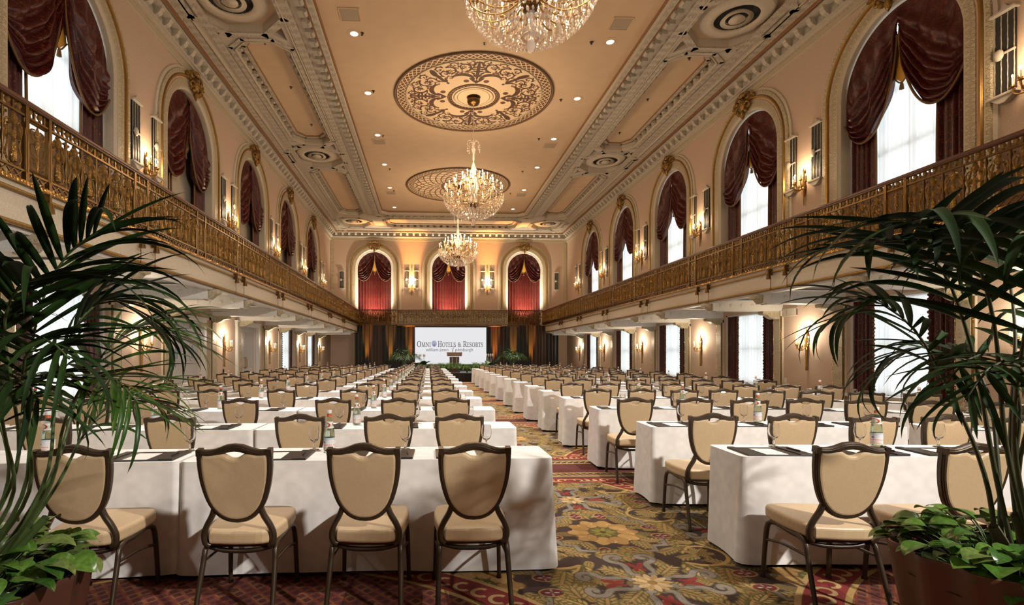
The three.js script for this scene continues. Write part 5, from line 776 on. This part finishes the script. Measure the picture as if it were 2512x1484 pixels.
{
  const R = thing('kentia_palm', 'tall dark kentia palm in the terracotta planter', 'palm'), q = (u, v, d) => atD(u, v, d * 0.83);
  const base = (dx, dz) => V(PR.x + dx * 0.83, 0.53, PR.z + dz * 0.83);
  const F = [
    [[base(-0.06, 0.04), q(2440, 1150, 2.36), q(2385, 860, 2.32), q(2310, 660, 2.25), q(2220, 590, 2.18), q(2130, 600, 2.1)], 13, 0.44],
    [[base(-0.12, 0.0), q(2420, 1180, 2.40), q(2330, 960, 2.42), q(2235, 800, 2.45), q(2150, 745, 2.5), q(2040, 790, 2.55)], 12, 0.36],
    [[base(0.02, 0.06), q(2470, 1100, 2.30), q(2440, 800, 2.2), q(2390, 620, 2.05), q(2330, 540, 1.9), q(2240, 540, 1.75)], 11, 0.44],
    [[base(0.05, -0.03), q(2480, 1120, 2.42), q(2490, 800, 2.5), q(2460, 640, 2.7), q(2410, 600, 2.9), q(2330, 640, 3.1)], 10, 0.40],
    [[base(0.0, 0.1), q(2490, 1100, 2.2), q(2520, 780, 2.0), q(2560, 600, 1.8), q(2620, 560, 1.65)], 10, 0.42],
    [[base(-0.04, -0.06), q(2450, 1160, 2.5), q(2410, 930, 2.65), q(2330, 850, 2.8), q(2230, 860, 2.95), q(2140, 930, 3.05)], 11, 0.34],
    [[base(0.08, 0.02), q(2495, 1150, 2.38), q(2500, 980, 2.35), q(2450, 880, 2.3), q(2380, 880, 2.2), q(2310, 950, 2.12)], 11, 0.30],
    [[base(0.06, 0.1), q(2500, 1180, 2.25), q(2530, 1000, 2.1), q(2500, 900, 1.95), q(2430, 900, 1.85), q(2370, 980, 1.8)], 9, 0.26],
    [[base(0.12, 0.0), q(2520, 1100, 2.4), q(2560, 860, 2.4), q(2600, 760, 2.5), q(2680, 760, 2.6)], 8, 0.36],
  ];
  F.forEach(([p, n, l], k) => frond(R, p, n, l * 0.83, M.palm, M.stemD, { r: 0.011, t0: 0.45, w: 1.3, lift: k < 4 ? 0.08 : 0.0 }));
  obj('trunk', J(taper([base(-0.02, 0.02), q(2435, 1290, 2.38)], 0.03, 0.018, 4, 8), taper([base(0.06, 0.03), q(2490, 1260, 2.36)], 0.028, 0.016, 4, 8)), std([0.10, 0.075, 0.04], 0.8), R);
  const L = thing('kentia_palm', 'green kentia palm in the dark planter beside pebbles', 'palm'), b2 = (dx, dz) => V(PLt.x + dx * 0.83, 0.53, PLt.z + dz * 0.83);
  const G = [
    [[b2(0.02, 0.03), q(60, 1200, 2.38), q(70, 900, 2.35), q(110, 720, 2.3), q(170, 620, 2.25), q(240, 570, 2.2)], 11, 0.38],
    [[b2(0.06, 0.0), q(110, 1180, 2.4), q(140, 960, 2.45), q(200, 780, 2.5), q(270, 735, 2.55), q(370, 790, 2.6)], 12, 0.40],
    [[b2(0.08, -0.04), q(130, 1160, 2.5), q(190, 980, 2.65), q(270, 850, 2.8), q(350, 800, 2.9), q(440, 830, 3.0)], 13, 0.38, 1],
    [[b2(0.0, 0.06), q(40, 1150, 2.3), q(30, 950, 2.2), q(10, 800, 2.1), q(40, 710, 2.0), q(100, 680, 1.9)], 10, 0.40],
    [[b2(0.08, 0.04), q(120, 1200, 2.3), q(160, 1030, 2.2), q(220, 930, 2.12), q(280, 930, 2.05), q(340, 990, 2.0)], 11, 0.28, 1],
    [[b2(0.03, 0.08), q(70, 1210, 2.25), q(60, 1010, 2.1), q(60, 880, 1.95), q(110, 830, 1.85), q(170, 880, 1.78)], 10, 0.30],
    [[b2(-0.04, 0.0), q(20, 1180, 2.4), q(-20, 980, 2.4), q(-60, 880, 2.4), q(-60, 810, 2.3)], 9, 0.40],
    [[b2(0.1, 0.0), q(140, 1190, 2.45), q(210, 1060, 2.5), q(290, 980, 2.6), q(380, 990, 2.7)], 11, 0.30, 1],
    [[b2(0.0, 0.1), q(30, 1220, 2.2), q(10, 1060, 2.05), q(0, 960, 1.9), q(50, 930, 1.8), q(100, 990, 1.75)], 9, 0.26],
  ];
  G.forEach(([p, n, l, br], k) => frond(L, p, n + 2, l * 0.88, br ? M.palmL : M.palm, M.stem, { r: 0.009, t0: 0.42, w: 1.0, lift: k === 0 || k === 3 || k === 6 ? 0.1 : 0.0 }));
  obj('trunk', J(taper([b2(0.02, 0.03), q(75, 1290, 2.38)], 0.026, 0.016, 4, 8), taper([b2(0.07, 0.0), q(112, 1270, 2.4)], 0.022, 0.014, 4, 8)), M.stem, L);
  // pothos round the rims: each heart-shaped leaf a piece of its own
  const heart = grid(8, 10, (u, v) => { const qn = (u - 0.5) * 2, w = 0.36 * Math.pow(Math.sin(Math.PI * Math.pow(v, 0.62)), 0.85) + (v < 0.12 ? 0.02 : 0), x = v * Math.cos(v * 0.7) - (v < 0.2 ? Math.abs(qn) * 0.10 * (1 - v * 5) : 0); return [x, -0.32 * v * v + Math.abs(qn) * w * 0.28, qn * w, u, v]; });
  for (const [nm, P, side, lab] of [['right', PR, -1, 'bright trailing pothos round the foot of the right palm'], ['left', PLt, 1, 'bright trailing pothos round the foot of the left palm']]) {
    const t = thing('pothos_plant', lab, 'plant', [P.x, 0.51, P.z]), stems = [];
    for (let k = 0; k < 170; k++) {
      const a = rr(0, 6.283), R2 = 0.10 + 0.31 * Math.sqrt(rnd()), y = rr(0.07, 0.19) + (R2 < 0.3 ? 0.03 : 0), x = Math.cos(a) * R2, z = Math.sin(a) * R2, s = rr(0.085, 0.135), out = rr(-0.5, 0.5) + a;
      const m = obj('leaf', heart, M.poth[Math.floor(rnd() * 4)], t); m.position.set(x, y, z); m.rotation.set(0, -out, rr(-0.25, 0.45), 'YXZ'); m.rotateX(rr(-0.4, 0.4)); m.scale.set(s, s, s * 1.1);
      stems.push(tube([[x * 0.45, 0.0, z * 0.45], [x * 0.8, y * 0.8, z * 0.8], [x, y, z]], 0.003, 5, 4));
    }
    obj('stems', J(stems), M.stem, t);
  }
  const peb = obj('pebble', tr(new THREE.IcosahedronGeometry(0.03, 2), 0, 0, 0, 0, 0, 0, [1.25, 0.7, 1]), std([0.018, 0.017, 0.018], 0.35)); tag(peb, 'smooth black pebble on the soil of the dark planter', 'pebble', 'black pebbles in the dark planter'); let f = true;
  for (let k = 0; k < 46; k++) { const a = rr(-0.6, 2.4), R2 = 0.12 + 0.26 * Math.sqrt(rnd()), p = [PLt.x + Math.cos(a) * R2, 0.545 + 0.02 * (k % 3), PLt.z + Math.sin(a) * R2]; const o = f ? peb : dup(peb, p, rr(0, 3)); o.position.set(...p); f = false; o.scale.setScalar(rr(0.7, 1.3)); }
  // stage greenery
  const bush = (name, label, x, y, z, n, sp, h, potted, group) => { const t = thing(name, label, 'plant', [x, y, z], 0, group); if (potted) obj('pot', lathe([[0, 0], [0.17, 0], [0.22, 0.3], [0.2, 0.3], [0.19, 0.27], [0, 0.27]], 18), M.potD, t);
    for (let k = 0; k < n; k++) { const a = k * 2.4 + rr(-0.3, 0.3), e = 0.35 + 0.65 * rnd(), r = sp * e, top = h * (1.15 - 0.55 * e), y0 = potted ? 0.27 : 0; frond(t, [V(0, y0, 0), V(Math.cos(a) * r * 0.3, y0 + top * 0.65, Math.sin(a) * r * 0.3), V(Math.cos(a) * r * 0.7, y0 + top, Math.sin(a) * r * 0.7), V(Math.cos(a) * r, y0 + top * 0.72, Math.sin(a) * r)], 7, potted ? 0.28 : 0.13, potted ? M.palmL : M.fern, M.stem, { r: 0.006, t0: 0.3, w: 1.3 }); } return t; };
  bush('areca_palm', 'bushy areca palm on the left of the screen', -1.35, 0.45, -29.2, 26, 1.0, 1.0, true); bush('areca_palm', 'bushy areca palm on the right of the screen', 4.72, 0.45, -29.2, 26, 0.9, 0.95, true);
  const fern = bush('boston_fern', 'bright green fern along the front edge of the stage', 0.2, 0.45, -26.95, 22, 0.40, 0.52, false, 'ferns along the stage edge');
  for (const x of [0.65, 1.1, 1.55, 2.0, 2.45, 2.9]) dup(fern, [x, 0.45 + rr(-0.04, 0.05), -26.95 - rr(0, 0.1)], x * 3);
  for (const [x, lab] of [[-0.35, 'white peace lily in front of the screen beside the left palm'], [3.35, 'white peace lily in front of the screen beside the right palm']]) { const t = thing('peace_lily', lab, 'plant', [x, 0.45, -28.4]); obj('pot', lathe([[0, 0], [0.1, 0], [0.14, 0.2], [0, 0.19]], 14), M.potD, t);
    for (let k = 0; k < 14; k++) { const a = k * 2.4, m = obj('leaf', heart, M.palmL[k % 3], t); m.position.set(Math.cos(a) * 0.04, 0.2, Math.sin(a) * 0.04); m.rotation.set(0, -a, rr(0.5, 1.2), 'YXZ'); m.scale.set(0.75, 0.75, 0.5); }
    for (let k = 0; k < 4; k++) { const a = k * 1.6 + 0.4, X = Math.cos(a) * 0.16, Z = Math.sin(a) * 0.16, fl = obj('flower', J(tube([[0, 0.2, 0], [X * 0.6, 0.6, Z * 0.6], [X, 0.86, Z]], 0.008, 6, 4), ball(0.06, X, 0.93, Z, 8, 6, [0.6, 1.5, 0.4])), M.white, t); void fl; } }
}
// ---------------------------------------------------------------- lamps on the stage and behind the camera
{
  const t = thing('uplight', 'small black floor uplight at the foot of a stage drape', 'light', [0, 0, 0], 0, 'uplights along the stage drapes');
  obj('can', lathe([[0, 0.0], [0.09, 0.0], [0.09, 0.2], [0.08, 0.2], [0.075, 0.15], [0, 0.14]], 16), M.black, t); obj('lamp_face', lathe([[0, 0.165], [0.072, 0.165]], 14), std([1, 0.5, 0.2], 0.5, 0, { emissive: AMBER, emissiveIntensity: 6 }), t);
  let f = true; for (const x of [-3.7, -2.3, -1.15, 4.05, 5.2, 6.3]) { f ? t.position.set(x, 0.0, -31.42) : dup(t, [x, 0.0, -31.42]); f = false; spot('uplight_beam', AMBER, 2600, [x, 0.24, -31.5], [x, 3.2, -31.72], 0.15, 0.9, 2); }
  const u = thing('balcony_uplight', 'amber uplight on the end balcony floor', 'light', [0, 0, 0], 0, 'uplights on the end balcony');
  obj('can', lathe([[0, 0.0], [0.09, 0.0], [0.09, 0.2], [0.08, 0.2], [0.075, 0.15], [0, 0.14]], 16), M.black, u); obj('lamp_face', lathe([[0, 0.165], [0.072, 0.165]], 14), std([1, 0.7, 0.4], 0.5, 0, { emissive: WARMER, emissiveIntensity: 6 }), u);
  f = true; for (const x of [-1.09, 3.86, -3.5, 1.32, 6.3]) { const m = x !== -1.09 && x !== 3.86; f ? u.position.set(x, BAL, -33.2) : dup(u, [x, BAL, -33.2]); f = false; spot('uplight_beam', m ? SOFT : AMBER, m ? 750 : 3600, [x, BAL + 0.24, -33.2], [x, 9.4, m ? -35.5 : -33.85], m ? 0.85 : 0.22, 0.9, 2); }
  for (const [x, y, z] of KEYS) {
    const k = thing('flood_lamp', 'photographer\'s flood lamp on a tall stand behind the camera, ' + (x > 0 ? 'right' : 'left'), 'lamp', [x, 0, z]);
    obj('stand', J(cyl(0.018, 0.018, y, 8, 0, y / 2, 0), [0, 2.1, 4.2].map(a => tube([[0, 0.6, 0], [Math.cos(a) * 0.5, 0.015, Math.sin(a) * 0.5]], 0.012, 4, 6))), M.black, k);
    const hd = new THREE.Group(); void hd; const tgt = V((x > 0 ? -0.4 : 0.5) - x, 0.2 - y, -7 - z).normalize(), c = obj('housing', lathe([[0, -0.2], [0.08, -0.2], [0.1, -0.05], [0.22, 0.06], [0.21, 0.07], [0.09, -0.03], [0, -0.04]], 20), M.black, k); c.position.set(0, y, 0); c.quaternion.setFromUnitVectors(V(0, 1, 0), tgt);
    const lf = obj('lamp_face', lathe([[0, -0.02], [0.09, -0.02]], 18), std([1, 1, 1], 0.5, 0, { emissive: new THREE.Color(1, 0.9, 0.76), emissiveIntensity: 8 }), k); lf.position.copy(c.position); lf.quaternion.copy(c.quaternion);
  }
}
renderer.render(scene, camera);
